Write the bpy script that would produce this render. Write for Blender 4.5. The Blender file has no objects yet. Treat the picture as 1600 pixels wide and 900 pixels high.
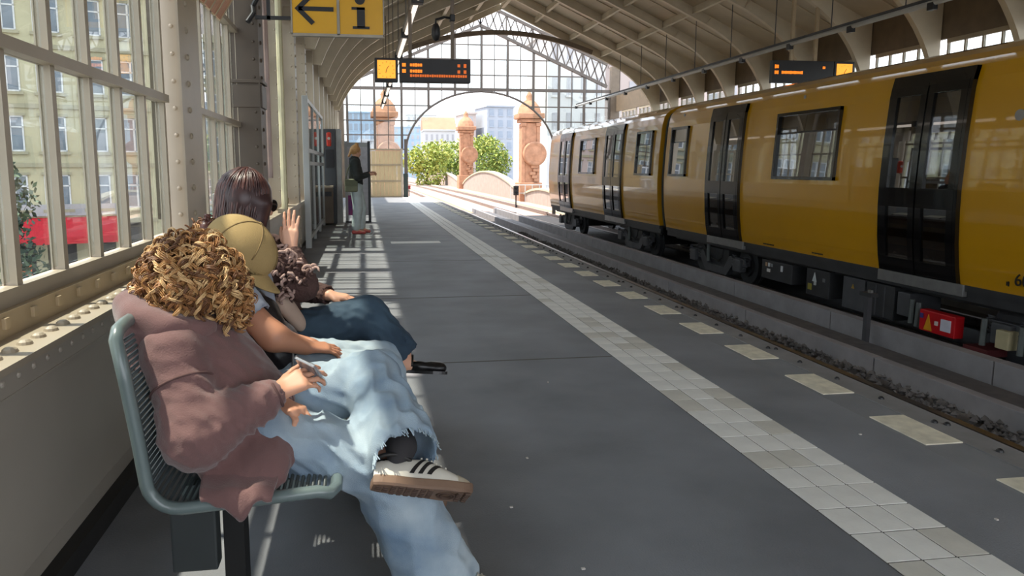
import bpy, bmesh, math, random
import numpy as np
from mathutils import Vector, Matrix, Euler

random.seed(7)
SC = bpy.context.scene
COL = SC.collection

# ------------------------------------------------------------------ camera
cd = bpy.data.cameras.new('camera')
cam = bpy.data.objects.new('camera', cd)
COL.objects.link(cam)
cd.sensor_width = 36.0
cd.lens = 1155.0 / 1600.0 * 36.0
cd.shift_x = 60.0 / 1600.0
cd.shift_y = -30.0 / 1600.0
cd.clip_start = 0.05
cd.clip_end = 900
cam.location = (0, 0, 1.25)
cam.rotation_euler = (math.radians(90 - 7.7895), 0, math.radians(-8.4412))
SC.camera = cam

# ------------------------------------------------------------------ light
world = bpy.data.worlds.new('sky')
SC.world = world
world.use_nodes = True
wn = world.node_tree
wn.nodes.clear()
w_out = wn.nodes.new('ShaderNodeOutputWorld')
w_bg = wn.nodes.new('ShaderNodeBackground')
w_tc = wn.nodes.new('ShaderNodeTexCoord')
w_sep = wn.nodes.new('ShaderNodeSeparateXYZ')
w_ramp = wn.nodes.new('ShaderNodeValToRGB')
w_ramp.color_ramp.elements[0].position = 0.0
w_ramp.color_ramp.elements[0].color = (0.93, 0.95, 1.0, 1)
w_ramp.color_ramp.elements[1].position = 0.9
w_ramp.color_ramp.elements[1].color = (0.72, 0.84, 1.0, 1)
wn.links.new(w_tc.outputs['Generated'], w_sep.inputs[0])
wn.links.new(w_sep.outputs['Z'], w_ramp.inputs[0])
wn.links.new(w_ramp.outputs[0], w_bg.inputs[0])
w_bg.inputs[1].default_value = 2.6
wn.links.new(w_bg.outputs[0], w_out.inputs[0])

sd = bpy.data.lights.new('sun', 'SUN')
sd.energy = 7.8
sd.angle = math.radians(1.2)
sd.color = (1.0, 0.90, 0.76)
sun = bpy.data.objects.new('sun', sd)
COL.objects.link(sun)
SUN_EL = math.radians(66)
SUN_AZ = math.radians(6)       # from the street side, a touch from ahead
sv = Vector((-math.cos(SUN_EL) * math.cos(SUN_AZ), math.cos(SUN_EL) * math.sin(SUN_AZ), math.sin(SUN_EL)))
sun.rotation_euler = sv.to_track_quat('Z', 'Y').to_euler()
sun.location = sv * 60

vs = SC.view_settings
vs.view_transform = 'Standard'
vs.look = 'None'
vs.gamma = 1.0
vs.use_curve_mapping = False
vs.exposure = 0.28
SC.cycles.max_bounces = 10
SC.cycles.diffuse_bounces = 5
SC.cycles.transparent_max_bounces = 24

# ------------------------------------------------------------------ materials
MATS = {}
def s2l(c):
    return tuple(((v / 255.0) / 12.92 if v / 255.0 <= 0.04045 else ((v / 255.0 + 0.055) / 1.055) ** 2.4) for v in c)

def mat(name, rgb, rough=0.6, metal=0.0, var=0.12, scale=6.0, bump=0.0, bscale=40.0, spec=0.5, coat=0.0,
        stretch=(1, 1, 1), emit=None, estr=0.0, rgb2=None, sheen=0.0, detail=4.0, lin=False):
    """Principled material whose colour is broken up by object-space noise."""
    if name in MATS:
        return MATS[name]
    m = bpy.data.materials.new(name)
    m.use_nodes = True
    nt = m.node_tree
    b = nt.nodes['Principled BSDF']
    c = rgb if lin else s2l(rgb)
    c2 = (s2l(rgb2) if rgb2 else tuple(min(1, v * (1 + var)) for v in c))
    c1 = c if rgb2 else tuple(v * (1 - var) for v in c)
    tc = nt.nodes.new('ShaderNodeTexCoord')
    mp = nt.nodes.new('ShaderNodeMapping')
    mp.inputs['Scale'].default_value = stretch
    nt.links.new(tc.outputs['Object'], mp.inputs[0])
    nz = nt.nodes.new('ShaderNodeTexNoise')
    nz.inputs['Scale'].default_value = scale
    nz.inputs['Detail'].default_value = detail
    nt.links.new(mp.outputs[0], nz.inputs['Vector'])
    rp = nt.nodes.new('ShaderNodeValToRGB')
    rp.color_ramp.elements[0].position = 0.3
    rp.color_ramp.elements[0].color = (*c1, 1)
    rp.color_ramp.elements[1].position = 0.7
    rp.color_ramp.elements[1].color = (*c2, 1)
    nt.links.new(nz.outputs['Fac'], rp.inputs[0])
    nt.links.new(rp.outputs[0], b.inputs['Base Color'])
    b.inputs['Roughness'].default_value = rough
    b.inputs['Metallic'].default_value = metal
    b.inputs['Specular IOR Level'].default_value = spec
    b.inputs['Coat Weight'].default_value = coat
    b.inputs['Coat Roughness'].default_value = 0.03
    b.inputs['Coat IOR'].default_value = 1.75 if coat > 0.8 else 1.5
    b.inputs['Sheen Weight'].default_value = sheen
    if bump > 0:
        n2 = nt.nodes.new('ShaderNodeTexNoise')
        n2.inputs['Scale'].default_value = bscale
        n2.inputs['Detail'].default_value = 6
        nt.links.new(mp.outputs[0], n2.inputs['Vector'])
        bp = nt.nodes.new('ShaderNodeBump')
        bp.inputs['Strength'].default_value = bump
        bp.inputs['Distance'].default_value = 0.01
        nt.links.new(n2.outputs['Fac'], bp.inputs['Height'])
        nt.links.new(bp.outputs[0], b.inputs['Normal'])
    if emit:
        b.inputs['Emission Color'].default_value = (*s2l(emit), 1)
        b.inputs['Emission Strength'].default_value = estr
    MATS[name] = m
    return m

def glass_mat(name, tint=(0.9, 0.93, 0.93), refl=1.0, base=0.03, rough=0.01, ior=1.5):
    """Thin pane: transparent with a Fresnel reflection."""
    if name in MATS:
        return MATS[name]
    m = bpy.data.materials.new(name)
    m.use_nodes = True
    nt = m.node_tree
    nt.nodes.clear()
    out = nt.nodes.new('ShaderNodeOutputMaterial')
    mix = nt.nodes.new('ShaderNodeMixShader')
    tr = nt.nodes.new('ShaderNodeBsdfTransparent')
    tr.inputs[0].default_value = (*tint, 1)
    gl = nt.nodes.new('ShaderNodeBsdfGlossy')
    gl.inputs['Roughness'].default_value = rough
    fr = nt.nodes.new('ShaderNodeFresnel')
    # same reflectance on both faces of the pane
    ge = nt.nodes.new('ShaderNodeNewGeometry')
    mr = nt.nodes.new('ShaderNodeMapRange')
    mr.inputs['To Min'].default_value = ior
    mr.inputs['To Max'].default_value = 1.0 / ior
    nt.links.new(ge.outputs['Backfacing'], mr.inputs['Value'])
    nt.links.new(mr.outputs[0], fr.inputs[0])
    ml = nt.nodes.new('ShaderNodeMath')
    ml.operation = 'MULTIPLY_ADD'
    ml.inputs[1].default_value = refl
    ml.inputs[2].default_value = base
    ml.use_clamp = True
    nt.links.new(fr.outputs[0], ml.inputs[0])
    nt.links.new(ml.outputs[0], mix.inputs[0])
    nt.links.new(tr.outputs[0], mix.inputs[1])
    nt.links.new(gl.outputs[0], mix.inputs[2])
    nt.links.new(mix.outputs[0], out.inputs[0])
    MATS[name] = m
    return m

# ------------------------------------------------------------------ mesh helpers
class MB:
    """Collects simple shapes and links them as one mesh object."""
    def __init__(self):
        self.v = []; self.f = []; self.mi = []; self.cur = 0
    def _add(self, vs, fs):
        n = len(self.v)
        self.v += [tuple(p) for p in vs]
        for f in fs:
            self.f.append(tuple(i + n for i in f)); self.mi.append(self.cur)
        return self
    def box(self, x0, x1, y0, y1, z0, z1):
        vs = [(x0, y0, z0), (x1, y0, z0), (x1, y1, z0), (x0, y1, z0), (x0, y0, z1), (x1, y0, z1), (x1, y1, z1), (x0, y1, z1)]
        return self._add(vs, [(0, 3, 2, 1), (4, 5, 6, 7), (0, 1, 5, 4), (1, 2, 6, 5), (2, 3, 7, 6), (3, 0, 4, 7)])
    def cbox(self, c, s, b=0.0):
        c = Vector(c); s = Vector(s) * 0.5
        if b <= 0:
            return self.box(c.x - s.x, c.x + s.x, c.y - s.y, c.y + s.y, c.z - s.z, c.z + s.z)
        bm = bmesh.new()
        bmesh.ops.create_cube(bm, size=1.0)
        for w in bm.verts:
            w.co = Vector((w.co.x * s.x * 2 + c.x, w.co.y * s.y * 2 + c.y, w.co.z * s.z * 2 + c.z))
        bmesh.ops.bevel(bm, geom=bm.edges[:], offset=b, segments=2, affect='EDGES', profile=0.6)
        return self.bm(bm)
    def bm(self, bm):
        bm.verts.index_update()
        self._add([w.co[:] for w in bm.verts], [[w.index for w in f.verts] for f in bm.faces])
        bm.free()
        return self
    def bar(self, a, b, w, h, up=(0, 0, 1)):
        a = Vector(a); b = Vector(b); d = (b - a).normalized(); u = Vector(up)
        if abs(d.dot(u)) > 0.98: u = Vector((0, 1, 0))
        s = d.cross(u).normalized() * (w / 2); t = s.cross(d).normalized() * (h / 2)
        vs = [a - s - t, a + s - t, a + s + t, a - s + t, b - s - t, b + s - t, b + s + t, b - s + t]
        return self._add(vs, [(0, 1, 2, 3), (7, 6, 5, 4), (4, 5, 1, 0), (5, 6, 2, 1), (6, 7, 3, 2), (7, 4, 0, 3)])
    def tube(self, pts, r, n=8, cap=True, closed=False):
        pts = [Vector(p) for p in pts]; m = len(pts)
        rs = r if isinstance(r, (list, tuple)) else [r] * m
        base = len(self.v); prev = None
        for i, p in enumerate(pts):
            if closed: d = pts[(i + 1) % m] - pts[i - 1]
            else: d = pts[min(i + 1, m - 1)] - pts[max(i - 1, 0)]
            d.normalize()
            if prev is None:
                u = Vector((0, 0, 1)) if abs(d.z) < 0.9 else Vector((1, 0, 0))
                s = d.cross(u).normalized()
            else:
                s = (prev - d * prev.dot(d)); s = s.normalized() if s.length > 1e-6 else d.orthogonal().normalized()
            prev = s; t = d.cross(s)
            for k in range(n):
                a = 2 * math.pi * k / n
                self.v.append(tuple(p + (s * math.cos(a) + t * math.sin(a)) * rs[i]))
        last = m if closed else m - 1
        for i in range(last):
            j = (i + 1) % m
            for k in range(n):
                k2 = (k + 1) % n
                self.f.append((base + i * n + k, base + i * n + k2, base + j * n + k2, base + j * n + k)); self.mi.append(self.cur)
        if cap and not closed:
            self.f.append(tuple(base + k for k in range(n - 1, -1, -1))); self.mi.append(self.cur)
            self.f.append(tuple(base + (m - 1) * n + k for k in range(n))); self.mi.append(self.cur)
        return self
    def prism(self, poly, axis, a, b):
        """Extrude a 2-D polygon along axis ('x','y','z') from a to b."""
        def P(p, t):
            return {'x': (t, p[0], p[1]), 'y': (p[0], t, p[1]), 'z': (p[0], p[1], t)}[axis]
        n = len(poly); vs = [P(p, a) for p in poly] + [P(p, b) for p in poly]
        fs = [tuple(range(n - 1, -1, -1)), tuple(range(n, 2 * n))]
        fs += [(i, (i + 1) % n, n + (i + 1) % n, n + i) for i in range(n)]
        return self._add(vs, fs)
    def cyl(self, c, r, h, axis='z', n=16):
        c = Vector(c); d = {'x': Vector((1, 0, 0)), 'y': Vector((0, 1, 0)), 'z': Vector((0, 0, 1))}[axis] * (h / 2)
        return self.tube([c - d, c + d], r, n)
    def dome(self, c, r, h, n=10, normal='z', rings=3):
        c = Vector(c); base = len(self.v)
        def P(x, y, z):
            return {'z': (c.x + x, c.y + y, c.z + z), 'x': (c.x + z, c.y + x, c.z + y), '-x': (c.x - z, c.y + x, c.z + y), '-y': (c.x + x, c.y - z, c.z + y)}[normal]
        for i in range(rings):
            t = i / rings * math.pi / 2
            for k in range(n):
                a = 2 * math.pi * k / n
                self.v.append(P(r * math.cos(t) * math.cos(a), r * math.cos(t) * math.sin(a), h * math.sin(t)))
        self.v.append(P(0, 0, h)); top = len(self.v) - 1
        for i in range(rings - 1):
            for k in range(n):
                self.f.append((base + i * n + k, base + i * n + (k + 1) % n, base + (i + 1) * n + (k + 1) % n, base + (i + 1) * n + k)); self.mi.append(self.cur)
        for k in range(n):
            self.f.append((base + (rings - 1) * n + k, base + (rings - 1) * n + (k + 1) % n, top)); self.mi.append(self.cur)
        return self
    def lathe(self, prof, c=(0, 0, 0), n=20):
        base = len(self.v); m = len(prof)
        for r, z in prof:
            for k in range(n):
                a = 2 * math.pi * k / n
                self.v.append((c[0] + r * math.cos(a), c[1] + r * math.sin(a), c[2] + z))
        for i in range(m - 1):
            for k in range(n):
                self.f.append((base + i * n + k, base + i * n + (k + 1) % n, base + (i + 1) * n + (k + 1) % n, base + (i + 1) * n + k)); self.mi.append(self.cur)
        return self
    def grid(self, fn, nu, nv):
        base = len(self.v)
        for i in range(nu + 1):
            for j in range(nv + 1):
                self.v.append(tuple(fn(i / nu, j / nv)))
        for i in range(nu):
            for j in range(nv):
                a = base + i * (nv + 1) + j
                self.f.append((a, a + nv + 1, a + nv + 2, a + 1)); self.mi.append(self.cur)
        return self
    def mesh(self, name, mats, smooth=False, angle=None):
        me = bpy.data.meshes.new(name)
        me.from_pydata(self.v, [], self.f)
        for m in (mats if isinstance(mats, (list, tuple)) else [mats]):
            me.materials.append(m)
        if any(self.mi):
            me.polygons.foreach_set('material_index', self.mi)
        if smooth:
            me.polygons.foreach_set('use_smooth', [True] * len(me.polygons))
            if angle: me.set_sharp_from_angle(angle=math.radians(angle))
        bm = bmesh.new(); bm.from_mesh(me)
        bmesh.ops.recalc_face_normals(bm, faces=bm.faces[:])
        bm.to_mesh(me); bm.free()
        me.update()
        return me
    def build(self, name, mats, parent=None, smooth=False, loc=None, rot=None, angle=None):
        o = bpy.data.objects.new(name, self.mesh(name, mats, smooth, angle))
        COL.objects.link(o)
        if parent: o.parent = parent
        if loc is not None: o.location = loc
        if rot is not None: o.rotation_euler = rot
        return o

def inst(name, me, parent=None, loc=(0, 0, 0), rot=None, scl=None):
    o = bpy.data.objects.new(name, me)
    COL.objects.link(o)
    if parent: o.parent = parent
    o.location = loc
    if rot is not None: o.rotation_euler = rot
    if scl is not None: o.scale = scl
    return o
def empty(name, loc=(0, 0, 0), rot=None):
    o = bpy.data.objects.new(name, None)
    COL.objects.link(o); o.location = loc; o.empty_display_size = 0.1
    if rot is not None: o.rotation_euler = rot
    return o
def tag(o, label, cat, group=None):
    o['label'] = label; o['category'] = cat
    if group: o['group'] = group
    return o
def struct(o, label=None):
    o['kind'] = 'structure'
    if label: o['label'] = label
    return o
def stuff(o, label=None, cat=None):
    o['kind'] = 'stuff'
    if label: o['label'] = label
    if cat: o['category'] = cat
    return o
def copy_tree(o, parent=None):
    c = o.copy(); COL.objects.link(c); c.parent = parent
    for ch in list(o.children): copy_tree(ch, c)
    return c
def text_mesh(name, body, size, m, parent, loc, rot, depth=0.002, bold=False, align='CENTER'):
    cu = bpy.data.curves.new(name, 'FONT')
    cu.body = body; cu.size = size; cu.extrude = depth; cu.align_x = align; cu.align_y = 'CENTER'
    if bold: cu.offset = size * 0.02
    t = bpy.data.objects.new(name, cu); COL.objects.link(t)
    bpy.context.view_layer.update()
    me = bpy.data.meshes.new_from_object(t.evaluated_get(bpy.context.evaluated_depsgraph_get()))
    bpy.data.objects.remove(t); bpy.data.curves.remove(cu)
    me.materials.clear(); me.materials.append(m)
    return inst(name, me, parent, loc, rot)
# ================================================================== STATION SHELL
M_asph = mat('asphalt', (126, 128, 133), 0.6, var=0.22, scale=1.6, bump=0.25, bscale=140, spec=0.35, detail=8)
M_asph2 = mat('asphalt_edge', (128, 129, 132), 0.75, var=0.16, scale=2.2, bump=0.25, bscale=140, spec=0.3, detail=8)
M_tile = mat('white_tile', (230, 228, 222), 0.6, var=0.08, scale=5, bump=0.1, bscale=60)
M_tile2 = mat('white_tile_dull', (208, 204, 194), 0.65, var=0.1, scale=5, bump=0.1, bscale=60)
M_ptile = mat('cream_tile', (222, 215, 194), 0.65, var=0.16, scale=14, bump=0.12, bscale=80)
M_grout = mat('grout', (92, 88, 84), 0.9)
M_kerb = mat('kerb_concrete', (128, 126, 126), 0.8, var=0.14, scale=5, bump=0.2, bscale=60)
M_black = mat('black_steel', (26, 26, 28), 0.45, var=0.2, scale=8)
M_beige = mat('beige_paint', (168, 156, 137), 0.42, var=0.07, scale=3.0, bump=0.05, bscale=12)
M_beigew = mat('warm_beige_paint', (176, 158, 128), 0.5, var=0.10, scale=5.0)
M_panel = mat('wall_panel_paint', (168, 160, 148), 0.38, var=0.08, scale=1.8, bump=0.06, bscale=6)
M_ceil = mat('ceiling_boards', (188, 176, 155), 0.7, var=0.08, scale=2.0, bump=0.06, bscale=20)
M_rib = mat('rib_paint', (200, 188, 165), 0.5, var=0.08, scale=3.0)
M_dcol = mat('shaded_column_brown', (80, 68, 56), 0.5, var=0.14, scale=4.0)  # shade on the projecting column, put into a darker brown
M_brown = mat('brown_column_paint', (112, 98, 82), 0.5, var=0.14, scale=4.0)
M_greyf = mat('grey_frame_paint', (176, 180, 180), 0.4, var=0.06, scale=4.0)
M_endf = mat('end_frame_paint', (98, 88, 80), 0.5, var=0.08, scale=3.0)
M_pane = glass_mat('window_glass', (0.90, 0.93, 0.92), refl=1.0, base=0.01)
M_ballast = mat('ballast', (92, 88, 86), 0.9, var=0.35, scale=3.5, bump=0.4, bscale=50)
M_conc = mat('trough_concrete', (140, 137, 140), 0.8, var=0.14, scale=4, bump=0.2, bscale=40)
M_rail = mat('rail_steel', (120, 112, 108), 0.35, metal=0.8, var=0.2, scale=10)
M_dark = mat('dark_bed', (52, 50, 52), 0.85, var=0.25, scale=6, bump=0.3, bscale=60)
M_skirt = mat('black_skirting', (30, 29, 28), 0.6, var=0.2, scale=6)

WX = -0.92      # inner face of the street-side wall
GX = -1.12      # window plane
RX = 10.96      # opposite wall
Y0, Y1 = -9.0, 31.9
PE = 2.86       # platform edge

# ---- floor
fl = MB()
fl.box(-1.0, 2.48, Y0, Y1, -0.5, 0.0)
floor = struct(fl.build('floor', M_asph), 'dark grey asphalt station platform')
MB().box(2.48, 2.70, Y0, Y1, -0.5, -0.002).build('edge_strip', M_asph2, floor)
MB().box(2.70, PE, Y0, Y1, -0.22, 0.004).build('kerb', M_kerb, floor)
MB().box(2.62, PE - 0.06, Y0, Y1, -0.98, -0.22).build('platform_wall', M_dark, floor)
MB().box(PE, PE + 0.03, Y0, Y1, -0.06, -0.02).build('edge_rail', M_rail, floor)
MB().box(1.625, 2.0, Y0, Y1, -0.01, 0.0015).build('grout_bed', M_grout, floor)
# tactile strip: three columns of white tiles
tw = (2.0 - 1.625) / 3
tme = [MB().cbox((0, 0, 0), (tw - 0.007, 0.178, 0.012), 0.0015).mesh('tile', m) for m in (M_tile, M_tile2)]
yy = 1.15; rows = 0
while yy < 11.0:
    for c in range(3):
        o = inst('tile', tme[1 if random.random() < 0.16 else 0], floor, (1.625 + tw * (c + 0.5), yy, -0.001 + random.uniform(-0.0006, 0.0006)))
    yy += 0.186; rows += 1
far = MB()
for c in range(3):
    far.box(1.625 + tw * c + 0.004, 1.625 + tw * (c + 1) - 0.004, yy - 0.09, Y1 - 0.4, -0.006, 0.0045)
    far.box(1.625 + tw * c + 0.004, 1.625 + tw * (c + 1) - 0.004, Y0, 1.06, -0.006, 0.0045)
stuff(far.build('tile_strip', M_tile, floor))
# pale edge slabs and black studs
sme = MB().cbox((0, 0, 0), (0.19, 0.385, 0.016), 0.002).mesh('edge_slab', M_ptile)
stm = MB().dome((0, 0, 0), 0.016, 0.016, 8).mesh('edge_stud', M_black)
k = 0
y = 1.55
while y < 31.5:
    inst('edge_slab', sme, floor, (2.605, y, -0.0045))
    if y < 16:
        for q in (0.0, 0.3825): inst('edge_stud', stm, floor, (2.765, y + 0.06 + q, 0.004))
        if k % 2 == 0: inst('edge_stud', stm, floor, (2.80, y + 0.02, 0.004))
    y += 0.765; k += 1
# white bar painted across the platform
MB().box(0.44, 1.27, 12.28, 12.60, 0.0, 0.004).build('painted_bar', mat('bar_paint', (250, 249, 246), 0.6, var=0.02), floor)
# litter flecks
lm = mat('litter', (206, 200, 192), 0.8)
fm = MB().cbox((0, 0, 0), (0.012, 0.009, 0.004)).mesh('fleck', lm)
for (x, y) in ((-0.17, 2.0), (0.52, 2.55), (0.68, 3.0), (1.05, 4.1), (0.66, 2.1), (-0.52, 2.02), (-0.56, 2.0), (2.22, 2.2), (2.3, 3.05), (0.2, 2.2)):
    inst('fleck', fm, floor, (x, y, 0.002), (0, 0, random.random() * 3))
# floor drain joint lines
for y in (4.62, 7.05, 9.9, 13.6):
    MB().box(-0.9, 1.62, y, y + 0.02, -0.001, 0.0008).build('floor_joint', M_grout, floor)

# ---- track bed
tb = MB(); tb.box(PE - 0.3, 9.0, Y0, Y1 + 0.4, -1.2, -0.86)
bed = struct(tb.build('track_bed', M_dark), 'dark track bed between the platforms')
bs = MB()
rnd = random.Random(3)
for i in range(3600):
    x = rnd.uniform(3.9, 4.78); y = 3.0 + (rnd.random() ** 1.6) * 19
    s = rnd.uniform(0.02, 0.042); z = -0.69 + rnd.uniform(-0.02, 0.02)
    a = [Vector((rnd.uniform(-1, 1), rnd.uniform(-1, 1), rnd.uniform(-1, 1))).normalized() * s * rnd.uniform(0.7, 1.2) for _ in range(2)]
    p = Vector((x, y, z)); ux = Vector((s, 0, 0)); uy = Vector((0, s, 0)); uz = Vector((0, 0, s * 0.8))
    b0 = len(bs.v)
    pts = [p + ux + a[0] * 0.3, p - ux + a[1] * 0.3, p + uy - a[0] * 0.3, p - uy + a[1] * 0.2, p + uz + a[0] * 0.2, p - uz]
    bs._add(pts, [(0, 2, 4), (2, 1, 4), (1, 3, 4), (3, 0, 4), (2, 0, 5), (1, 2, 5), (3, 1, 5), (0, 3, 5)])
st = bs.build('ballast_stones', M_ballast, bed); stuff(st)
MB().box(PE, 4.80, Y0, Y1, -0.88, -0.71).build('ballast_bed', M_ballast, bed)
for x in (2.98, 4.28, 6.62, 8.07):
    r = MB().prism([(-0.055, 0), (0.055, 0), (0.055, 0.02), (0.01, 0.035), (0.01, 0.10), (0.035, 0.115), (0.035, 0.15), (-0.035, 0.15), (-0.035, 0.115), (-0.01, 0.10), (-0.01, 0.035), (-0.055, 0.02)], 'y', Y0, Y1 + 0.3)
    r.build('rail', M_rail, bed, loc=(x, 0, -0.74 if x < 5 else -0.88))
# concrete trough walls, cast in lengths
for n_, x0, x1, z0, z1, off in (('trough_slab', 4.76, 4.86, -0.72, -0.535, 0.4), ('trough_slab', 5.66, 5.80, -0.78, -0.50, 0.0)):
    tm = MB().cbox((0, 0, 0), (x1 - x0, 2.384, z1 - z0), 0.006).mesh(n_, M_conc)
    y = 1.0 + off
    while y < 31.5:
        inst(n_, tm, bed, ((x0 + x1) / 2, y + 1.2, (z0 + z1) / 2 + rnd.uniform(-0.002, 0.002))); y += 2.4
MB().box(4.90, 5.10, Y0, Y1, -0.74, -0.60).box(5.14, 5.42, Y0, Y1, -0.74, -0.64).build('cable_cover', mat('cable_cover', (84, 82, 84), 0.7, var=0.2, scale=8), bed)
MB().box(5.45, 5.62, Y0, Y1, -0.80, -0.74).build('trough_bottom', M_dark, bed)
MB().box(8.9, RX + 0.2, Y0, Y1, -0.9, 0.0).build('opposite_platform', M_asph2, bed)

# ---- street-side wall: steel panels, ledge with rivets
wall = struct(empty('wall_left'), 'beige riveted steel side wall under the station windows')
MB().box(GX - 0.04, WX - 0.035, Y0, Y1, -0.3, 0.70).build('backing', M_panel, wall)
py = [-9, -6.5, -4.0, -1.5, 1.22, 4.85, 7.2] + [7.2 + 2.0 * i for i in range(1, 13)] + [31.9]
for a, b in zip(py[:-1], py[1:]):
    MB().cbox(((WX - 0.02 + WX - 0.04) / 2, (a + b) / 2, 0.40), (0.03, b - a - 0.012, 0.50), 0.004).build('panel', M_panel, wall)
MB().box(WX - 0.035, WX - 0.004, Y0, Y1, 0.655, 0.735).build('top_strap', M_panel, wall)
MB().box(WX - 0.035, WX + 0.012, Y0, Y1, 0.0, 0.07).build('baseboard', M_skirt, wall)
ledge = MB().box(GX - 0.02, WX + 0.006, Y0, 9.6, 0.722, 0.742).build('ledge', M_beige, wall)
rv = MB().dome((0, 0, 0), 0.0225, 0.016, 12).mesh('rivet', M_beige)
rvs = MB().dome((0, 0, 0), 0.010, 0.007, 8, 'x').mesh('rivet', M_panel)
y = 1.62
while y < 6.4:
    inst('rivet', rv, ledge, (WX - 0.062, y, 0.742)); y += 0.0925
strap = MB().box(WX - 0.034, WX - 0.002, 1.0, 7.0, 0.652, 0.66).build('strap_edge', M_panel, wall)
y = 1.62
while y < 4.6:
    inst('rivet', rvs, strap, (WX - 0.004, y, 0.70)); y += 0.0925
# bright capping end of the ledge, seen ahead of the seated people
cap = MB().box(WX - 0.04, WX + 0.10, 8.6, 9.6, 0.742, 0.79).build('ledge_end', M_beige, wall)

# ---- windows on the street side
def make_window(name, yc, w, n, x, z0=0.80, parts=True, flip=1, zt=(1.645, 2.47), ztop=3.25, m=M_beige):
    """steel window of n lights wide and three rows high; x = plane, flip=+1 room towards +x"""
    root = struct(empty(name, (x, yc, 0)))
    ya, yb = -w / 2, w / 2
    # timber sill with bolt blocks
    MB().box(-0.03, 0.05 * flip, ya, yb, z0 - 0.06, z0 + 0.02).build('sill', M_beigew, root)
    MB().box(-0.03, 0.025 * flip, ya, yb, z0 + 0.02, z0 + 0.075).build('bottom_rail', m, root)
    blk = MB().cbox((0, 0, 0), (0.02, 0.03, 0.035), 0.003).mesh('sill_block', M_beigew)
    for i in range(n * 2 + 1):
        if parts: inst('sill_block', blk, root, (0.052 * flip, ya + w * i / (2 * n), z0 - 0.012))
    MB().box(-0.03, 0.03 * flip, ya, yb, ztop, ztop + 0.08).build('head_rail', m, root)
    # T-section mullions
    mm = MB().box(-0.024, 0.014 * flip, -0.009, 0.009, z0, ztop).box(0.014 * flip - 0.003, 0.014 * flip + 0.003, -0.019, 0.019, z0, ztop).box(-0.030, -0.024, -0.019, 0.019, z0, ztop).mesh('mullion', m)
    for i in range(n + 1):
        inst('mullion', mm, root, (0, ya + 0.015 + (w - 0.03) * i / n, 0))
    for z in zt:
        MB().box(-0.028, 0.04 * flip, ya, yb, z - 0.03, z + 0.012).build('transom', m, root)
    pw = (w - 0.03) / n
    zz = [z0 + 0.075] + list(zt) + [ztop]
    for r in range(len(zz) - 1):
        za, zb = zz[r] + 0.012, zz[r + 1] - 0.03
        pm = MB().box(-0.003, 0.003, -pw / 2 + 0.012, pw / 2 - 0.012, za, zb).mesh('pane', M_pane)
        for i in range(n):
            inst('pane', pm, root, (-0.012, ya + 0.015 + pw * (i + 0.5), 0))
    return root
wn_ = 1
w1 = make_window('window_1', 3.13, 2.73, 7, GX)
w2 = make_window('window_2', 6.13, 1.88, 5, GX)
wcount = 2
proto = None
for i in range(11):
    wcount += 1
    yc = 8.2 + 2.0 * i
    if proto is None:
        proto = make_window('window_3', yc, 1.66, 4, GX, parts=False)
    else:
        c = copy_tree(proto); c.location.y = yc; c.name = 'window_%d' % wcount
for yc in (0.55, -1.4, -3.6, -6.0):
    wcount += 1
    c = copy_tree(proto); c.location.y = yc; c.name = 'window_%d' % wcount
# opposite wall windows (only their tops show above the train)
for i in range(13):
    wcount += 1
    c = copy_tree(proto); c.location = (RX + 0.1, 6.2 + 2.0 * i, 0.35); c.rotation_euler = (0, 0, math.pi); c.name = 'window_%d' % wcount
wr = struct(empty('wall_right'), 'beige wall with high windows behind the train')
MB().box(RX + 0.06, RX + 0.14, Y0, Y1, -0.2, 1.12).build('lower_panel', M_panel, wr)
MB().box(RX + 0.06, RX + 0.14, Y0, Y1, 3.68, 4.4).build('eave_panel', M_brown, wr)
for yc in (4.2, 2.2, 0.2, -1.8, -3.8, -5.8):
    wcount += 1
    c = copy_tree(proto); c.location = (RX + 0.1, yc, 0.35); c.rotation_euler = (0, 0, math.pi); c.name = 'window_%d' % wcount
MB().box(GX - 0.05, GX + 0.05, Y0, Y1, 3.33, 4.4).build('eave_panel', M_beige, wall)

# ---- columns on the street side
def column(yc, wid, x1, m, rivets=True, capz=None):
    o = MB().box(GX - 0.05, x1 - 0.012, yc - wid / 2, yc + wid / 2, 0.0, 3.5).build('column', m, wall)
    MB().box(x1 - 0.012, x1, yc - wid / 2 - 0.03, yc + wid / 2 + 0.03, 0.0, 3.5).build('face_plate', m, o)
    if rivets:
        rm = MB().dome((0, 0, 0), 0.019, 0.015, 8, 'x').mesh('rivet', m)
        rs = MB().dome((0, 0, 0), 0.014, 0.011, 8, '-y').mesh('rivet', m)
        z = 0.2
        while z < 3.4:
            inst('rivet', rm, o, (x1, yc - wid * 0.18, z)); z += 0.155
        z = 0.2
        while z < 3.4:
            inst('rivet', rs, o, (x1 - 0.05, yc - wid / 2, z)); z += 0.155
    if capz:
        MB().cbox(((GX + x1) / 2, yc, capz), (x1 - GX + 0.05, wid + 0.05, 0.03), 0.004).cbox(((GX + x1) / 2, yc, capz - 0.13), (x1 - GX + 0.03, wid + 0.03, 0.2), 0.004).build('collar', m, o)
    return o
column(4.85, 0.46, -1.03, M_beige)
column(7.18, 0.28, -0.90, M_dcol, True, 2.02)
for i in range(1, 13):
    column(7.2 + 2.0 * i, 0.22, -0.93, M_beige, i < 4)
for yc in (1.58, -0.43, -2.4, -4.8, -7.2):
    column(yc, 0.30, -1.0, M_beige, False)
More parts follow.
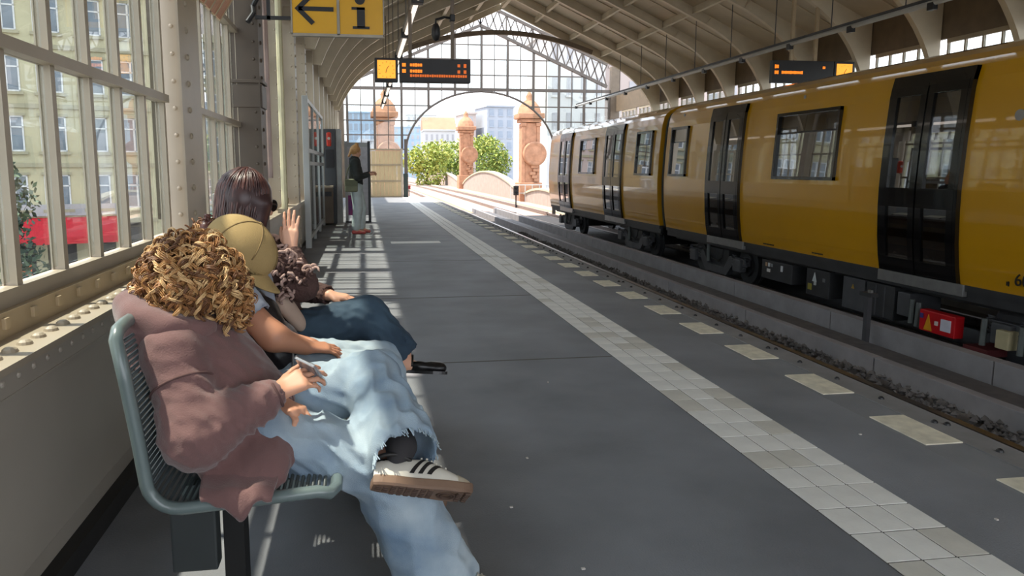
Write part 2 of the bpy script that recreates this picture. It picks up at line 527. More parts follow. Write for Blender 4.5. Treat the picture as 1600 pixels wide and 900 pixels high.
# flat pipes running up beside the dark column
MB().box(-1.02, -0.97, 7.75, 7.82, 0.75, 3.3).build('conduit', M_greyf, wall)
MB().tube([(-0.90, 7.5, 1.15), (-0.90, 7.5, 2.9)], 0.03, 8).build('conduit', mat('pink_conduit', (190, 168, 160), 0.5), wall)
MB().tube([(-0.86, 8.4, 0.8), (-0.86, 8.4, 3.2)], 0.035, 8).build('conduit', mat('cream_conduit', (204, 196, 160), 0.5), wall)
MB().cbox((-0.99, 5.28, 1.02), (0.05, 0.06, 0.11), 0.006).build('door_latch', M_greyf, wall)
# tilted wooden hopper vent near the top of the second window
hv = MB()
for i in range(4):
    hv.box(-0.02, 0.0, -0.40 + i * 0.2, -0.21 + i * 0.2, 0.0, 0.34)
hopper = hv.build('hopper_vent', mat('copper_wood', (196, 140, 108), 0.5, var=0.2, scale=12, stretch=(1, 8, 1)), None, loc=(-1.085, 5.85, 2.40), rot=(0, math.radians(32), 0))
tag(hopper, 'reddish slatted vent flap tilted open at the top of the side window', 'vent')
for i in range(5):
    MB().box(-0.03, 0.006, -0.42 + i * 0.2, -0.40 + i * 0.2, -0.01, 0.35).build('batten', M_beigew, hopper)

# ---- ceiling: boards on curved ribs
CXH = (WX + RX) / 2                        # hall centre line
def section(n=10):
    """inner outline of the roof, right half, from the ridge down to the wall (dx from centre, z)"""
    pts = [(0.0, 6.86), (1.5, 6.18), (3.0, 5.51), (4.05, 5.02)]
    # quarter-ish curve to the wall
    p0 = Vector((4.05, 5.02)); p1 = Vector((5.35, 4.42)); p2 = Vector((5.80, 3.25))
    for i in range(1, n + 1):
        t = i / n
        q = p0 * (1 - t) ** 2 + p1 * 2 * t * (1 - t) + p2 * t * t
        pts.append((q.x, q.y))
    return pts
SECT = section()
full = [(CXH - x, z) for x, z in SECT[::-1]] + [(CXH + x, z) for x, z in SECT[1:]]
ceil = struct(empty('ceiling'), 'pitched boarded roof carried by curved steel ribs')
RIBY = [-7.2, -4.8, -2.4, -0.43, 1.58, 4.85] + [7.2 + 2.0 * i for i in range(0, 10)]
RIBEND = 26.9
def strip(a, b, ya, yb, lift, th):
    (xa, za), (xb, zb) = a, b
    d = Vector((xb - xa, zb - za)).normalized(); nrm = Vector((-d.y, d.x))
    if nrm.y < 0: nrm = -nrm
    o1 = nrm * lift; o2 = nrm * (lift + th)
    vs = []
    for y in (ya, yb):
        for (x, z), o in (((xa, za), o1), ((xb, zb), o1), ((xb, zb), o2), ((xa, za), o2)):
            vs.append((x + o.x, y, z + o.y))
    return vs, [(0, 1, 2, 3), (7, 6, 5, 4), (0, 4, 5, 1), (1, 5, 6, 2), (2, 6, 7, 3), (3, 7, 4, 0)]
# roof boards, bay by bay and slope by slope
ys = RIBY + [RIBEND + 0.2]
segs = [(full[i], full[i + 1]) for i in range(len(full) - 1)]
LINE = [(0.0, 6.86), (1.5, 6.18), (3.0, 5.51), (4.05, 5.02), (6.05, 4.09)]
pline = [(CXH - x, z) for x, z in LINE[::-1]] + [(CXH + x, z) for x, z in LINE[1:]]
psegs = [(pline[i], pline[i + 1]) for i in range(len(pline) - 1)]
for a, b in zip([Y0] + ys[:-1], ys):
    m = MB()
    for side in (0, 1):
        sg = psegs[:len(psegs) // 2] if side == 0 else psegs[len(psegs) // 2:]
        m = MB()
        for s in sg:
            m._add(*strip(s[0], s[1], a + 0.004, b - 0.004, 0.24, 0.05))
        m.build('roof_panel', M_ceil, ceil)
# ribs: web with a bottom flange, deep haunch plates at the wall
rm = MB()
for s in segs:
    rm._add(*strip(s[0], s[1], -0.012, 0.012, 0.0, 0.24))
    rm._add(*strip(s[0], s[1], -0.06, 0.06, -0.012, 0.014))
for sgn in (-1, 1):
    hp = [(CXH + sgn * x, z) for x, z in SECT[3:]]
    poly = hp + [(CXH + sgn * 5.98, 3.25), (CXH + sgn * 5.98, 4.36), (CXH + sgn * 4.2, 5.19)]
    rm.prism(poly, 'y', -0.05, 0.05)
    rm.box(CXH + sgn * 5.80 - 0.06, CXH + sgn * 5.80 + 0.06, -0.07, 0.07, 0, 3.3) if sgn > 0 else None
ribme = rm.mesh('rib', M_rib)
for y in RIBY:
    inst('rib', ribme, ceil, (0, y, 0))
# the last rib carries a tie arch
inst('rib', ribme, ceil, (0, RIBEND, 0))
ta = MB()
pts = []
for i in range(21):
    t = -1 + 2 * i / 20
    pts.append((CXH + t * 3.3, 5.95 - 0.62 * t * t))
for a, b in zip(pts[:-1], pts[1:]):
    ta._add(*strip(a, b, -0.06, 0.06, 0.0, 0.16))
ta.build('tie_arch', M_brown, ceil, loc=(0, RIBEND - 0.05, 0))
# purlins running the length of the hall
for dx in (1.2, 2.5, 3.7):
    for sgn in (-1, 1):
        z = np.interp(dx, [p[0] for p in SECT[:4]], [p[1] for p in SECT[:4]])
        MB().box(-0.03, 0.03, Y0, RIBEND, 0.10, 0.26).box(-0.05, 0.05, Y0, RIBEND, 0.085, 0.10).build('purlin', M_rib, ceil, loc=(CXH + sgn * dx, 0, z))
MB().box(-0.06, 0.06, Y0, RIBEND, 0.0, 0.24).build('ridge_beam', M_rib, ceil, loc=(CXH, 0, 6.86))
# thin board joints under the roof panels, mid-bay battens
bm_ = MB()
for s in psegs:
    bm_._add(*strip(s[0], s[1], -0.012, 0.012, 0.215, 0.03))
bme = bm_.mesh('batten', M_rib)
for a, b in zip(RIBY[3:], RIBY[4:] + [RIBEND]):
    inst('batten', bme, ceil, (0, (a + b) / 2, 0))

# ---- end wall: glazed screen over the track arch
endw = struct(empty('wall_end', (0, 31.9, 0)), 'glazed end screen of the hall with a wide track arch')
AX, AW, AZ0, AH = 5.07, 3.25, 1.85, 2.62
def arch_z(x):
    t = (x - AX) / AW
    return AZ0 + AH * math.sqrt(1 - t * t) if abs(t) < 1 else None
def top_z(x): return 7.2 - 0.437 * abs(x - CXH) if abs(x - CXH) < 5.2 else 4.93 - 1.0 * (abs(x - CXH) - 5.2)
ap = [(AX + AW * math.cos(math.pi * i / 32), AZ0 + AH * math.sin(math.pi * i / 32)) for i in range(33)]
am = MB().tube([(x, 0, z) for x, z in ap], 0.045, 8)
am.build('track_arch', M_endf, endw)
for x in (AX - AW, AX + AW):
    MB().box(x - 0.07, x + 0.07, -0.06, 0.06, -0.9, AZ0 + 0.6).build('arch_post', M_endf, endw)
MB().cbox((AX - AW - 0.02, -0.02, 0.45), (0.2, 0.16, 1.1), 0.01).build('post_guard', mat('dark_green_paint', (46, 58, 54), 0.5), endw)
xs = []
x = AX - 6 * 1.0
step = 1.135
kx = [AX + step * 0.5 * i for i in range(-11, 12)]
zrows = [2.02, 2.62, 3.22, 3.85, 4.55, 5.15, 5.8, 6.4]
for i, x in enumerate(kx):
    if x < WX - 0.1 or x > RX + 0.1: continue
    main = (i % 2 == 1)
    w = 0.05 if main else 0.018
    za = arch_z(x); zlo = za if za else (2.02 if x < AX else 0.0)
    MB().box(x - w, x + w, -0.04 if main else -0.02, 0.04 if main else 0.02, zlo, top_z(x)).build('mullion', M_endf, endw)
for z in zrows:
    main = abs(z - 4.55) < 0.01
    h = 0.065 if main else 0.022
    # left and right limits from the gable and the arch
    half = (7.2 - z) / 0.437 if z > 4.93 else 5.95
    lo, hi = CXH - min(half, 5.95), CXH + min(half, 5.95)
    if z < AZ0 + AH:
        t = max(0, (z - AZ0) / AH); xa = AW * math.sqrt(max(0, 1 - t * t))
        spans = [(lo, AX - xa), (AX + xa, hi)]
    else: spans = [(lo, hi)]
    for a, b in spans:
        MB().box(a, b, -0.035, 0.035, z - h, z + h).build('transom', M_endf, endw)
pmes = {}
zz = zrows + [7.2]
for i in range(len(kx) - 1):
    for j in range(-3, len(zz) - 1):
        za, zb = (zz[j], zz[j + 1]) if j >= 0 else (2.02 + 0.6 * j, 2.62 + 0.6 * j)
        xa, xb = kx[i], kx[i + 1]; xm = (xa + xb) / 2; zm = (za + zb) / 2
        if j < 0 and xm < AX + AW: continue
        if xb < WX or xa > RX: continue
        if zm > min(top_z(xa), top_z(xb)): continue
        az = arch_z(xm)
        if az and zm < az: continue
        key = (round(zb - za, 3))
        if key not in pmes: pmes[key] = MB().box(-(xb - xa) / 2 + 0.012, (xb - xa) / 2 - 0.012, -0.003, 0.003, -(zb - za) / 2 + 0.012, (zb - za) / 2 - 0.012).mesh('pane', M_pane)
        inst('pane', pmes[key], endw, (xm, 0, zm))
# gable chords with the lattice between them
for sgn in (-1, 1):
    a = Vector((CXH, 0, 7.2)); b = Vector((CXH + sgn * 5.6, 0, 7.2 - 0.437 * 5.6))
    MB().bar(a, b, 0.12, 0.16, (0, 1, 0)).build('lower_chord', M_endf, endw)
    up = Vector((0, 0, 0.95))
    MB().bar(a + up, b + up, 0.12, 0.12, (0, 1, 0)).build('upper_chord', M_endf, endw)
    N = 15
    lm2 = MB()
    for i in range(N):
        p = a.lerp(b, i / N); q = a.lerp(b, (i + 1) / N)
        MB().bar(p, q + up, 0.05, 0.05, (0, 1, 0)).build('lattice_bar', M_endf, endw)
        MB().bar(q, p + up, 0.05, 0.05, (0, 1, 0)).build('lattice_bar', M_endf, endw)
        if i % 3 == 0: MB().bar(p, p + up, 0.06, 0.06, (0, 1, 0)).build('lattice_post', M_endf, endw)
# corner columns of the screen
for x in (WX - 0.02, RX + 0.02):
    MB().box(x - 0.2, x + 0.2, -0.12, 0.12, -0.8, 5.6).build('corner_column', M_brown, endw)
# roof continues past the screen as an open canopy edge: fascia boards
# gate of beige boards closing the platform end
M_gate = mat('gate_boards', (186, 164, 124), 0.6, var=0.1, scale=3, stretch=(14, 1, 1))
gate = empty('platform_gate', (0, 31.78, 0))
tag(gate, 'tan boarded gate closing the far end of the platform', 'gate')
gx0, gx1 = 0.18, 1.60
nb = 8
for r, (za, zb) in enumerate(((0.05, 0.66), (0.72, 1.34), (1.40, 1.95))):
    for i in range(nb):
        x0 = gx0 + (gx1 - gx0) * i / nb
        MB().cbox((x0 + 0.089, 0, (za + zb) / 2), (0.168, 0.03, zb - za), 0.004).build('board', M_gate, gate)
M_gf = mat('gate_frame', (150, 134, 108), 0.6)
for z in (0.02, 0.69, 1.37, 2.0):
    MB().box(gx0 - 0.02, gx1 + 0.02, -0.03, 0.03, z - 0.035, z + 0.035).build('gate_rail', M_gf, gate)
for x in (gx0 - 0.04, gx1 + 0.04):
    MB().box(x - 0.04, x + 0.04, -0.035, 0.035, 0, 2.05).build('gate_post', M_beige, gate)
# ================================================================== TRAIN
M_yel = mat('yellow_paint', (200, 146, 10), 0.28, var=0.03, scale=2.0, coat=1.0, spec=0.5)
M_blk = mat('gloss_black', (14, 14, 15), 0.15, var=0.1, scale=5, coat=0.5)
M_rub = mat('black_rubber', (16, 16, 17), 0.6)
M_tglass = glass_mat('train_glass', (0.42, 0.43, 0.44), refl=2.0, base=0.16)
M_silver = mat('threshold_metal', (150, 150, 150), 0.35, metal=0.6, var=0.12, scale=9)
M_under = mat('underframe', (44, 45, 48), 0.6, var=0.2, scale=5)
M_under2 = mat('underframe_grey', (70, 71, 75), 0.6, var=0.2, scale=5)
M_inner = mat('train_interior', (96, 92, 88), 0.7)
M_seat = mat('seat_fabric', (110, 62, 52), 0.9, var=0.3, scale=30)
M_grey = mat('gangway_grey', (74, 80, 80), 0.7)
M_roofs = mat('train_roof', (178, 176, 172), 0.35, var=0.06, scale=3, coat=0.4)
TC = 7.36          # far track centre line
PROF = [(0.02, -1.09), (0.20, -1.125), (0.45, -1.155), (0.80, -1.175), (1.02, -1.178), (1.10, -1.175), (1.55, -1.155), (2.06, -1.115), (2.16, -1.10), (2.30, -1.065), (2.37, -1.02), (2.44, -0.94), (2.52, -0.76), (2.58, -0.52), (2.61, -0.25), (2.62, 0.0)]
PZ = [p[0] for p in PROF]; PXo = [p[1] for p in PROF]
def side_x(z): return float(np.interp(z, PZ, PXo))

def car(ya, yb, doors, wins, label, gangway_end):
    """ya<yb car ends; doors [(y0,y1)], wins [(y0,y1)]"""
    root = empty('subway_car', (TC, ya, -0.73))
    tag(root, label, 'train', 'yellow subway cars on the far track')
    oz = 0.73
    def L(o): o.location = (-0, -ya, oz); return o
    # side shells with openings; the two sides are mirrored
    zs = sorted(set(PZ + [1.08, 2.05, 2.29]))
    for sgn in (1, -1):
        m = MB()
        ycuts = sorted(set([ya, yb] + [y for d in doors for y in d] + [y for w in wins for y in w]))
        for a, b in zip(ycuts[:-1], ycuts[1:]):
            ym = (a + b) / 2
            isd = any(d[0] < ym < d[1] for d in doors); isw = any(w[0] < ym < w[1] for w in wins)
            for z0, z1 in zip(zs[:-1], zs[1:]):
                zm = (z0 + z1) / 2
                if isd and zm < 2.29: continue
                if isw and 1.08 < zm < 2.05: continue
                x0, x1 = side_x(z0) * sgn, side_x(z1) * sgn
                m._add([(x0, a, z0), (x0, b, z0), (x1, b, z1), (x1, a, z1)], [(0, 1, 2, 3)])
        L(m.build('body_side', M_yel, root, smooth=True, angle=40))
    for y in (ya, yb):
        out = [(x, z) for z, x in PROF] + [(-x, z) for z, x in PROF[::-1][1:]]
        L(MB().prism(out, 'y', y - 0.012, y + 0.012).build('end_wall', M_yel, root))
    L(MB().box(-1.08, 1.08, ya + 0.05, yb - 0.05, -0.03, 0.03).build('floor_plate', M_inner, root))
    L(MB().box(-0.95, 0.95, ya + 0.05, yb - 0.05, 2.26, 2.32).build('inner_ceiling', M_inner, root))
    for sgn in (-1, 1):
        for w in wins:
            if w[1] - w[0] < 1.0: continue
            sm = MB().cbox((sgn * 0.86, (w[0] + w[1]) / 2, 0.45), (0.42, w[1] - w[0] + 0.2, 0.10), 0.02)
            sm.cbox((sgn * 1.04, (w[0] + w[1]) / 2, 0.80), (0.08, w[1] - w[0] + 0.2, 0.6), 0.02)
            L(sm.build('seat', M_seat, root))
    for d in doors:
        L(MB().tube([(0.0 - 0.6, d[0] - 0.1, 0.03), (-0.6, d[0] - 0.1, 2.25)], 0.017, 8).build('grab_pole', M_silver, root))
    # doors
    for sgn in (1, -1):
        for d in doors:
            w = d[1] - d[0]; mid = (d[0] + d[1]) / 2
            fr = MB()
            zz = [0.03, 0.2, 0.45, 0.8, 1.02, 1.55, 2.06, 2.16, 2.29]
            # outer frame bars following the body profile
            for (a, b) in ((d[0], d[0] + 0.045), (d[1] - 0.045, d[1])):
                for z0, z1 in zip(zz[:-1], zz[1:]):
                    xa, xb = side_x(z0) * sgn, side_x(z1) * sgn
                    t = 0.05 * sgn; e = 0.006 * sgn
                    fr._add([(xa + e, a, z0), (xa + e, b, z0), (xb + e, b, z1), (xb + e, a, z1), (xa - t, a, z0), (xa - t, b, z0), (xb - t, b, z1), (xb - t, a, z1)], [(0, 1, 2, 3), (7, 6, 5, 4), (0, 3, 7, 4), (1, 5, 6, 2)])
            xt = side_x(2.25) * sgn
            fr._add([(side_x(z_) * sgn + o_ * sgn, y_, z_) for o_ in (0.006, -0.05) for y_ in (d[0], d[1]) for z_ in (2.15, 2.295)], [(0, 1, 3, 2), (6, 7, 5, 4), (0, 2, 6, 4), (1, 5, 7, 3), (0, 4, 5, 1), (2, 3, 7, 6)])
            L(fr.build('door_frame', M_blk, root))
            for (a, b) in ((d[0] + 0.045, mid - 0.012), (mid + 0.012, d[1] - 0.045)):
                lf = MB(); gl = MB()
                st = 0.085
                for z0, z1 in zip(zz[:-1], zz[1:]):
                    for (p, q, glass) in ((a, a + st, 0), (a + st, b - st, 1), (b - st, b, 0)):
                        za, zb = max(z0, 0.03), min(z1, 2.18)
                        if zb <= za: continue
                        g = glass and ((za >= 0.2 and zb <= 0.8) or (za >= 1.02 and zb <= 2.06) or (za >= 0.79 and zb <= 0.8))
                        xa, xb = side_x(za) * sgn - 0.022 * sgn, side_x(zb) * sgn - 0.022 * sgn
                        t = 0.03 * sgn
                        tgt = gl if g else lf
                        if g: t = 0.008 * sgn
                        tgt._add([(xa, p, za), (xa, q, za), (xb, q, zb), (xb, p, zb), (xa - t, p, za), (xa - t, q, za), (xb - t, q, zb), (xb - t, p, zb)], [(0, 1, 2, 3), (7, 6, 5, 4), (0, 3, 7, 4), (1, 5, 6, 2), (0, 4, 5, 1), (3, 2, 6, 7)])
                leaf = lf.build('door_leaf', M_blk, root); L(leaf)
                gl.build('pane', M_tglass, leaf)
            seal = MB()
            for z0, z1 in zip(zz[:-2], zz[1:-1]):
                xa, xb = side_x(z0) * sgn - 0.012 * sgn, side_x(z1) * sgn - 0.012 * sgn
                seal._add([(xa, mid - 0.014, z0), (xa, mid + 0.014, z0), (xb, mid + 0.014, z1), (xb, mid - 0.014, z1)], [(0, 1, 2, 3)])
            L(seal.build('door_seal', M_under2, root))
            # bright threshold step with bolts
            xs_ = side_x(0.03) * sgn
            th = L(MB().cbox((xs_ + 0.03 * sgn, mid, -0.045), (0.10, w + 0.12, 0.13), 0.008).build('threshold', M_silver, root))
            for q in (-0.42, -0.15, 0.15, 0.42):
                MB().cyl((xs_ + 0.082 * sgn, mid + q * w, -0.05), 0.016, 0.01, 'x', 8).build('bolt', M_rub, th)
        for w in wins:
            wf = MB(); x0, x1 = side_x(1.08) * sgn, side_x(2.05) * sgn
            def q(y, z, off): return (side_x(z) * sgn + off * sgn, y, z)
            fw = 0.045
            for (p, r, za, zb) in ((w[0], w[0] + fw, 1.08, 2.05), (w[1] - fw, w[1], 1.08, 2.05), (w[0], w[1], 1.08, 1.08 + fw), (w[0], w[1], 2.05 - fw, 2.05)):
                wf._add([q(p, za, 0.008), q(r, za, 0.008), q(r, zb, 0.008), q(p, zb, 0.008), q(p, za, -0.05), q(r, za, -0.05), q(r, zb, -0.05), q(p, zb, -0.05)], [(0, 1, 2, 3), (7, 6, 5, 4), (0, 3, 7, 4), (1, 5, 6, 2), (0, 4, 5, 1), (3, 2, 6, 7)])
            fo = L(wf.build('window_frame', M_blk, root))
            g = MB()
            zs2 = [1.10, 1.55, 1.74] ; 
            for za, zb, of in ((1.11, 1.74, -0.014), (1.76, 2.02, -0.006)):
                g._add([q(w[0] + 0.02, za, of), q(w[1] - 0.02, za, of), q(w[1] - 0.02, zb, of), q(w[0] + 0.02, zb, of)], [(0, 1, 2, 3)])
            g.build('pane', M_tglass, fo)
            wb = MB()
            wb._add([q(w[0] + 0.02, 1.735, 0.0), q(w[1] - 0.02, 1.735, 0.0), q(w[1] - 0.02, 1.765, 0.0), q(w[0] + 0.02, 1.765, 0.0)], [(0, 1, 2, 3)])
            wb.build('sash_bar', M_blk, fo)
    # sole bar and underframe
    for sgn in (1, -1):
        xs_ = 1.06 * sgn
        L(MB().box(min(xs_, xs_ - 0.06 * sgn), max(xs_, xs_ - 0.06 * sgn), ya, yb, -0.15, 0.03).box(min(xs_ + 0.03 * sgn, xs_), max(xs_ + 0.03 * sgn, xs_), ya, yb, -0.045, 0.03).build('sole_bar', M_under, root))
    L(MB().box(-0.95, 0.95, ya + 0.2, yb - 0.2, -0.2, -0.06).build('underframe', M_rub, root))
    # bogies
    for yc in gangway_end['bogies']:
        bg = L(MB().box(-0.9, 0.9, yc - 0.35, yc + 0.35, -0.55, -0.22).build('bogie', M_under, root))
        for sgn in (-1, 1):
            fpoly = [(yc - 1.05, -0.30), (yc - 0.5, -0.30), (yc - 0.32, -0.52), (yc + 0.32, -0.52), (yc + 0.5, -0.30), (yc + 1.05, -0.30), (yc + 1.05, -0.42), (yc + 0.62, -0.45), (yc + 0.40, -0.66), (yc - 0.40, -0.66), (yc - 0.62, -0.45), (yc - 1.05, -0.42)]
            MB().prism(fpoly, 'x', sgn * 0.92 - 0.05, sgn * 0.92 + 0.05).build('bogie_frame', M_under2, bg)
            for dy in (-0.85, 0.85):
                wh = MB().cyl((sgn * 0.74, yc + dy, -0.42), 0.33, 0.10, 'x', 28).cyl((sgn * 0.70, yc + dy, -0.42), 0.36, 0.03, 'x', 28).cyl((sgn * 0.80, yc + dy, -0.42), 0.20, 0.06, 'x', 20)
                wh.build('wheel', M_under, bg)
                MB().cbox((sgn * 0.96, yc + dy, -0.42), (0.14, 0.24, 0.22), 0.02).build('axle_box', M_under2, bg)
                for s2 in (-1, 1):
                    MB().tube([(sgn * (0.96 + 0.03 * math.cos(t)), yc + dy + s2 * 0.2 + 0.035 * math.sin(t), -0.46 + 0.2 * t / 25.0) for t in np.linspace(0, 25, 60)], 0.011, 5).build('coil_spring', M_under2, bg)
            MB().tube([(sgn * 0.99, yc - 0.32, -0.2), (sgn * 1.0, yc - 0.30, -0.34), (sgn * 0.98, yc - 0.1, -0.44), (sgn * 0.98, yc + 0.15, -0.40)], 0.014, 6).build('hose', M_rub, bg)
            MB().tube([(sgn * 0.98, yc + 0.28, -0.16), (sgn * 0.98, yc + 0.28, -0.48)], 0.035, 10).build('damper', mat('damper_grey', (88, 94, 92), 0.5), bg)
    return root

near_boxes = []
car1 = car(2.2, 14.72, [(6.93, 8.13), (11.55, 12.75), (2.75, 3.95)], [(9.05, 10.55), (13.68, 14.45), (4.6, 6.1)],
           'yellow subway car nearest the camera, its wide black doors facing the platform', {'bogies': (12.7, 5.6)})
car2 = car(15.08, 24.4, [(17.30, 18.62), (21.8, 23.1)], [(15.45, 16.38), (19.45, 20.85)],
           'yellow subway car farther along, its silver roof out under the end screen', {'bogies': (16.9, 22.6)})
# gangway between the cars belongs to the nearer car
gw = MB()
for i in range(5):
    y = 14.74 + i * 0.06
    s = 0.93 if i % 2 == 0 else 0.88
    out = [(x * s, 0.02 + (z - 0.02) * (0.99 if i % 2 == 0 else 0.96)) for z, x in PROF] + [(-x * s, 0.02 + (z - 0.02) * (0.99 if i % 2 == 0 else 0.96)) for z, x in PROF[::-1][1:]]
    gw.prism(out, 'y', y, y + 0.058)
g = gw.build('gangway_bellows', M_grey, car1); g.location = (0, -2.2, 0.73)

def under_box(y0, y1, z0, z1, parent=car1, m=M_under, x=-1.02, dep=0.42):
    o = MB().cbox((x - 0.01 + dep / 2, (y0 + y1) / 2, (z0 + z1) / 2), (dep, y1 - y0, z1 - z0), 0.012).build('equipment_box', m, parent)
    o.location = (0, -2.2, 0.73)
    return o
def sticker(box, y, z, w, h, rgb, x=-1.035, tri=False):
    m = mat('sticker_%d_%d_%d' % rgb, rgb, 0.5)
    b = MB()
    if tri: b.prism([(y - w / 2, z - h / 2), (y + w / 2, z - h / 2), (y, z + h / 2)], 'x', x - 0.002, x + 0.006)
    else: b.cbox((x, y, z), (0.008, w, h))
    return b.build('sticker', m, box)
b = under_box(10.15, 11.0, -0.50, -0.20)
for (y, z, w, h, c) in ((10.86, -0.27, 0.05, 0.06, (170, 140, 110)), (10.78, -0.27, 0.05, 0.06, (190, 196, 200)), (10.79, -0.36, 0.09, 0.05, (208, 206, 204)), (10.70, -0.27, 0.05, 0.05, (130, 134, 138)), (10.42, -0.29, 0.05, 0.09, (200, 204, 206))):
    sticker(b, y, z, w, h, c)
b = under_box(9.25, 9.78, -0.56, -0.18)
sticker(b, 9.58, -0.29, 0.10, 0.13, (196, 204, 206), tri=True); sticker(b, 9.56, -0.38, 0.05, 0.05, (180, 182, 182)); sticker(b, 9.68, -0.44, 0.09, 0.09, (150, 140, 60)); sticker(b, 9.36, -0.31, 0.05, 0.05, (96, 98, 100))
b = under_box(8.52, 8.95, -0.60, -0.18, m=M_under2); sticker(b, 8.74, -0.29, 0.06, 0.06, (150, 120, 50), tri=True)
b = under_box(7.98, 8.48, -0.60, -0.18)
for y in (8.3, 8.14): MB().box(-1.035, -1.025, y - 0.01, y + 0.01, -0.58, -0.2).build('panel_rib', M_under2, b)
b = under_box(7.72, 7.92, -0.50, -0.22, m=M_under2)
# red shoe-gear box with warning stickers
rb = under_box(6.94, 7.45, -0.58, -0.34, m=mat('red_box', (186, 18, 28), 0.4), x=-1.10, dep=0.12)
sticker(rb, 7.31, -0.47, 0.12, 0.18, (214, 150, 20), x=-1.115, tri=True); sticker(rb, 7.19, -0.46, 0.045, 0.045, (226, 214, 208), x=-1.115); sticker(rb, 7.055, -0.46, 0.14, 0.13, (206, 206, 220), x=-1.115); sticker(rb, 7.41, -0.41, 0.045, 0.055, (60, 50, 120), x=-1.115)
under_box(6.58, 6.90, -0.70, -0.62, m=mat('dull_red_box', (92, 34, 36), 0.7))
b = under_box(6.28, 6.44, -0.55, -0.36, m=mat('cream_box', (176, 166, 132), 0.6), x=-1.08, dep=0.12)
for (y, z) in ((6.62, -0.43), (6.17, -0.43), (7.64, -0.41), (7.54, -0.43)):
    o = MB().tube([(-1.05, y, z + 0.14), (-1.06, y, z - 0.14)], 0.03, 8).build('damper', mat('damper_grey', (88, 94, 92), 0.5), car1); o.location = (0, -2.2, 0.73)
# small print and the car number
M_ink = mat('black_ink', (18, 16, 12), 0.6)
def on_side(z, off=0.004): return TC + side_x(z) - off
t = text_mesh('car_number', '60', 0.17, M_ink, car1, (side_x(0.16) - 0.012, 6.20 - 2.2 - 0.04, 0.73 + 0.17), (math.radians(90), 0, math.radians(-90)), 0.003, align='CENTER')
for (yy_, zz_, w_, h_) in ((10.72, 0.06, 0.32, 0.022), (9.45, 0.06, 0.26, 0.022), (6.33, 0.12, 0.04, 0.05)):
    n_ = max(2, int(w_ / 0.025))
    pb = MB()
    for i in range(n_):
        pb.cbox((side_x(zz_) - 0.004, yy_ - w_ / 2 + w_ * (i + 0.5) / n_, zz_), (0.004, w_ / n_ * 0.7, h_ * (0.8 if i % 3 else 1)))
    o = pb.build('small_print', M_ink, car1); o.location = (0, -2.2, 0.73)
# round emblem plates
for (yy_, zz_, r_) in ((10.0, 2.25, 0.03), (14.05, 2.27, 0.035), (6.35, 1.75, 0.055)):
    o = MB().cyl((side_x(zz_) - 0.003, yy_, zz_), r_, 0.006, 'x', 16).build('emblem', mat('emblem_grey', (150, 146, 140), 0.4), car1); o.location = (0, -2.2, 0.73)
# marker post between the tracks
mp = empty('marker_post', (5.52, 7.35, -0.78))
tag(mp, 'slim dark grey post standing between the tracks in front of the near car', 'post')
MB().box(-0.025, 0.025, -0.03, 0.03, 0, 0.62).build('pole', mat('post_grey', (66, 66, 70), 0.6), mp)
MB().box(-0.05, 0.05, -0.09, 0.09, 0.62, 0.66).build('crossbar', M_under, mp)
MB().cbox((-0.02, -0.05, 0.68), (0.03, 0.05, 0.03)).build('marker', M_silver, mp)
# ================================================================== OUTSIDE
def leaf_mass(name, blobs, n, size, m, parent, seed=1):
    """crown of small leaf quads scattered over overlapping blobs"""
    r = random.Random(seed); b = MB()
    mats = m if isinstance(m, list) else [m]
    tot = sum(q[3] ** 2 for q in blobs)
    for (cx, cy, cz, rad) in blobs:
        k = int(n * rad * rad / tot)
        for _ in range(k):
            d = Vector((r.gauss(0, 1), r.gauss(0, 1), r.gauss(0, 1))).normalized()
            p = Vector((cx, cy, cz)) + d * rad * (r.uniform(0.55, 1.08))
            u = Vector((r.gauss(0, 1), r.gauss(0, 1), r.gauss(0, 1))).normalized()
            u = (u + d * 0.3).normalized(); v = u.orthogonal().normalized()
            v = (Matrix.Rotation(r.random() * 6.28, 3, u) @ v); w = u.cross(v)
            s = size * r.uniform(0.6, 1.3)
            b.cur = r.randrange(len(mats))
            b._add([p - v * s, p + w * s * 0.5, p + v * s, p - w * s * 0.5], [(0, 1, 2, 3)])
    b.cur = 0
    o = b.build(name, mats, parent)
    stuff(o)
    return o

O_deck = mat('deck_ballast', (176, 146, 132), 0.9, var=0.18, scale=3, bump=0.2, bscale=30)
O_sand = mat('sandstone', (172, 126, 98), 0.85, var=0.2, scale=3.5, bump=0.3, bscale=12)
O_par = mat('parapet_stone', (160, 146, 138), 0.9, var=0.12, scale=2.5, bump=0.2, bscale=14)
O_cream = mat('cream_coping', (176, 170, 150), 0.9)
O_leaf = [mat('leaf_a', (140, 156, 70), 0.7, var=0.3, scale=3), mat('leaf_b', (168, 172, 84), 0.7, var=0.3, scale=3), mat('leaf_c', (116, 140, 66), 0.7, var=0.3, scale=3)]
O_dleaf = [mat('leaf_d', (70, 88, 74), 0.7, var=0.3, scale=3), mat('leaf_e', (96, 112, 88), 0.7, var=0.3, scale=3), mat('leaf_f', (52, 68, 58), 0.7, var=0.3, scale=3)]
O_bark = mat('bark', (86, 70, 58), 0.9, var=0.3, scale=8)
O_street = mat('street', (128, 126, 124), 0.9, var=0.2, scale=0.4)

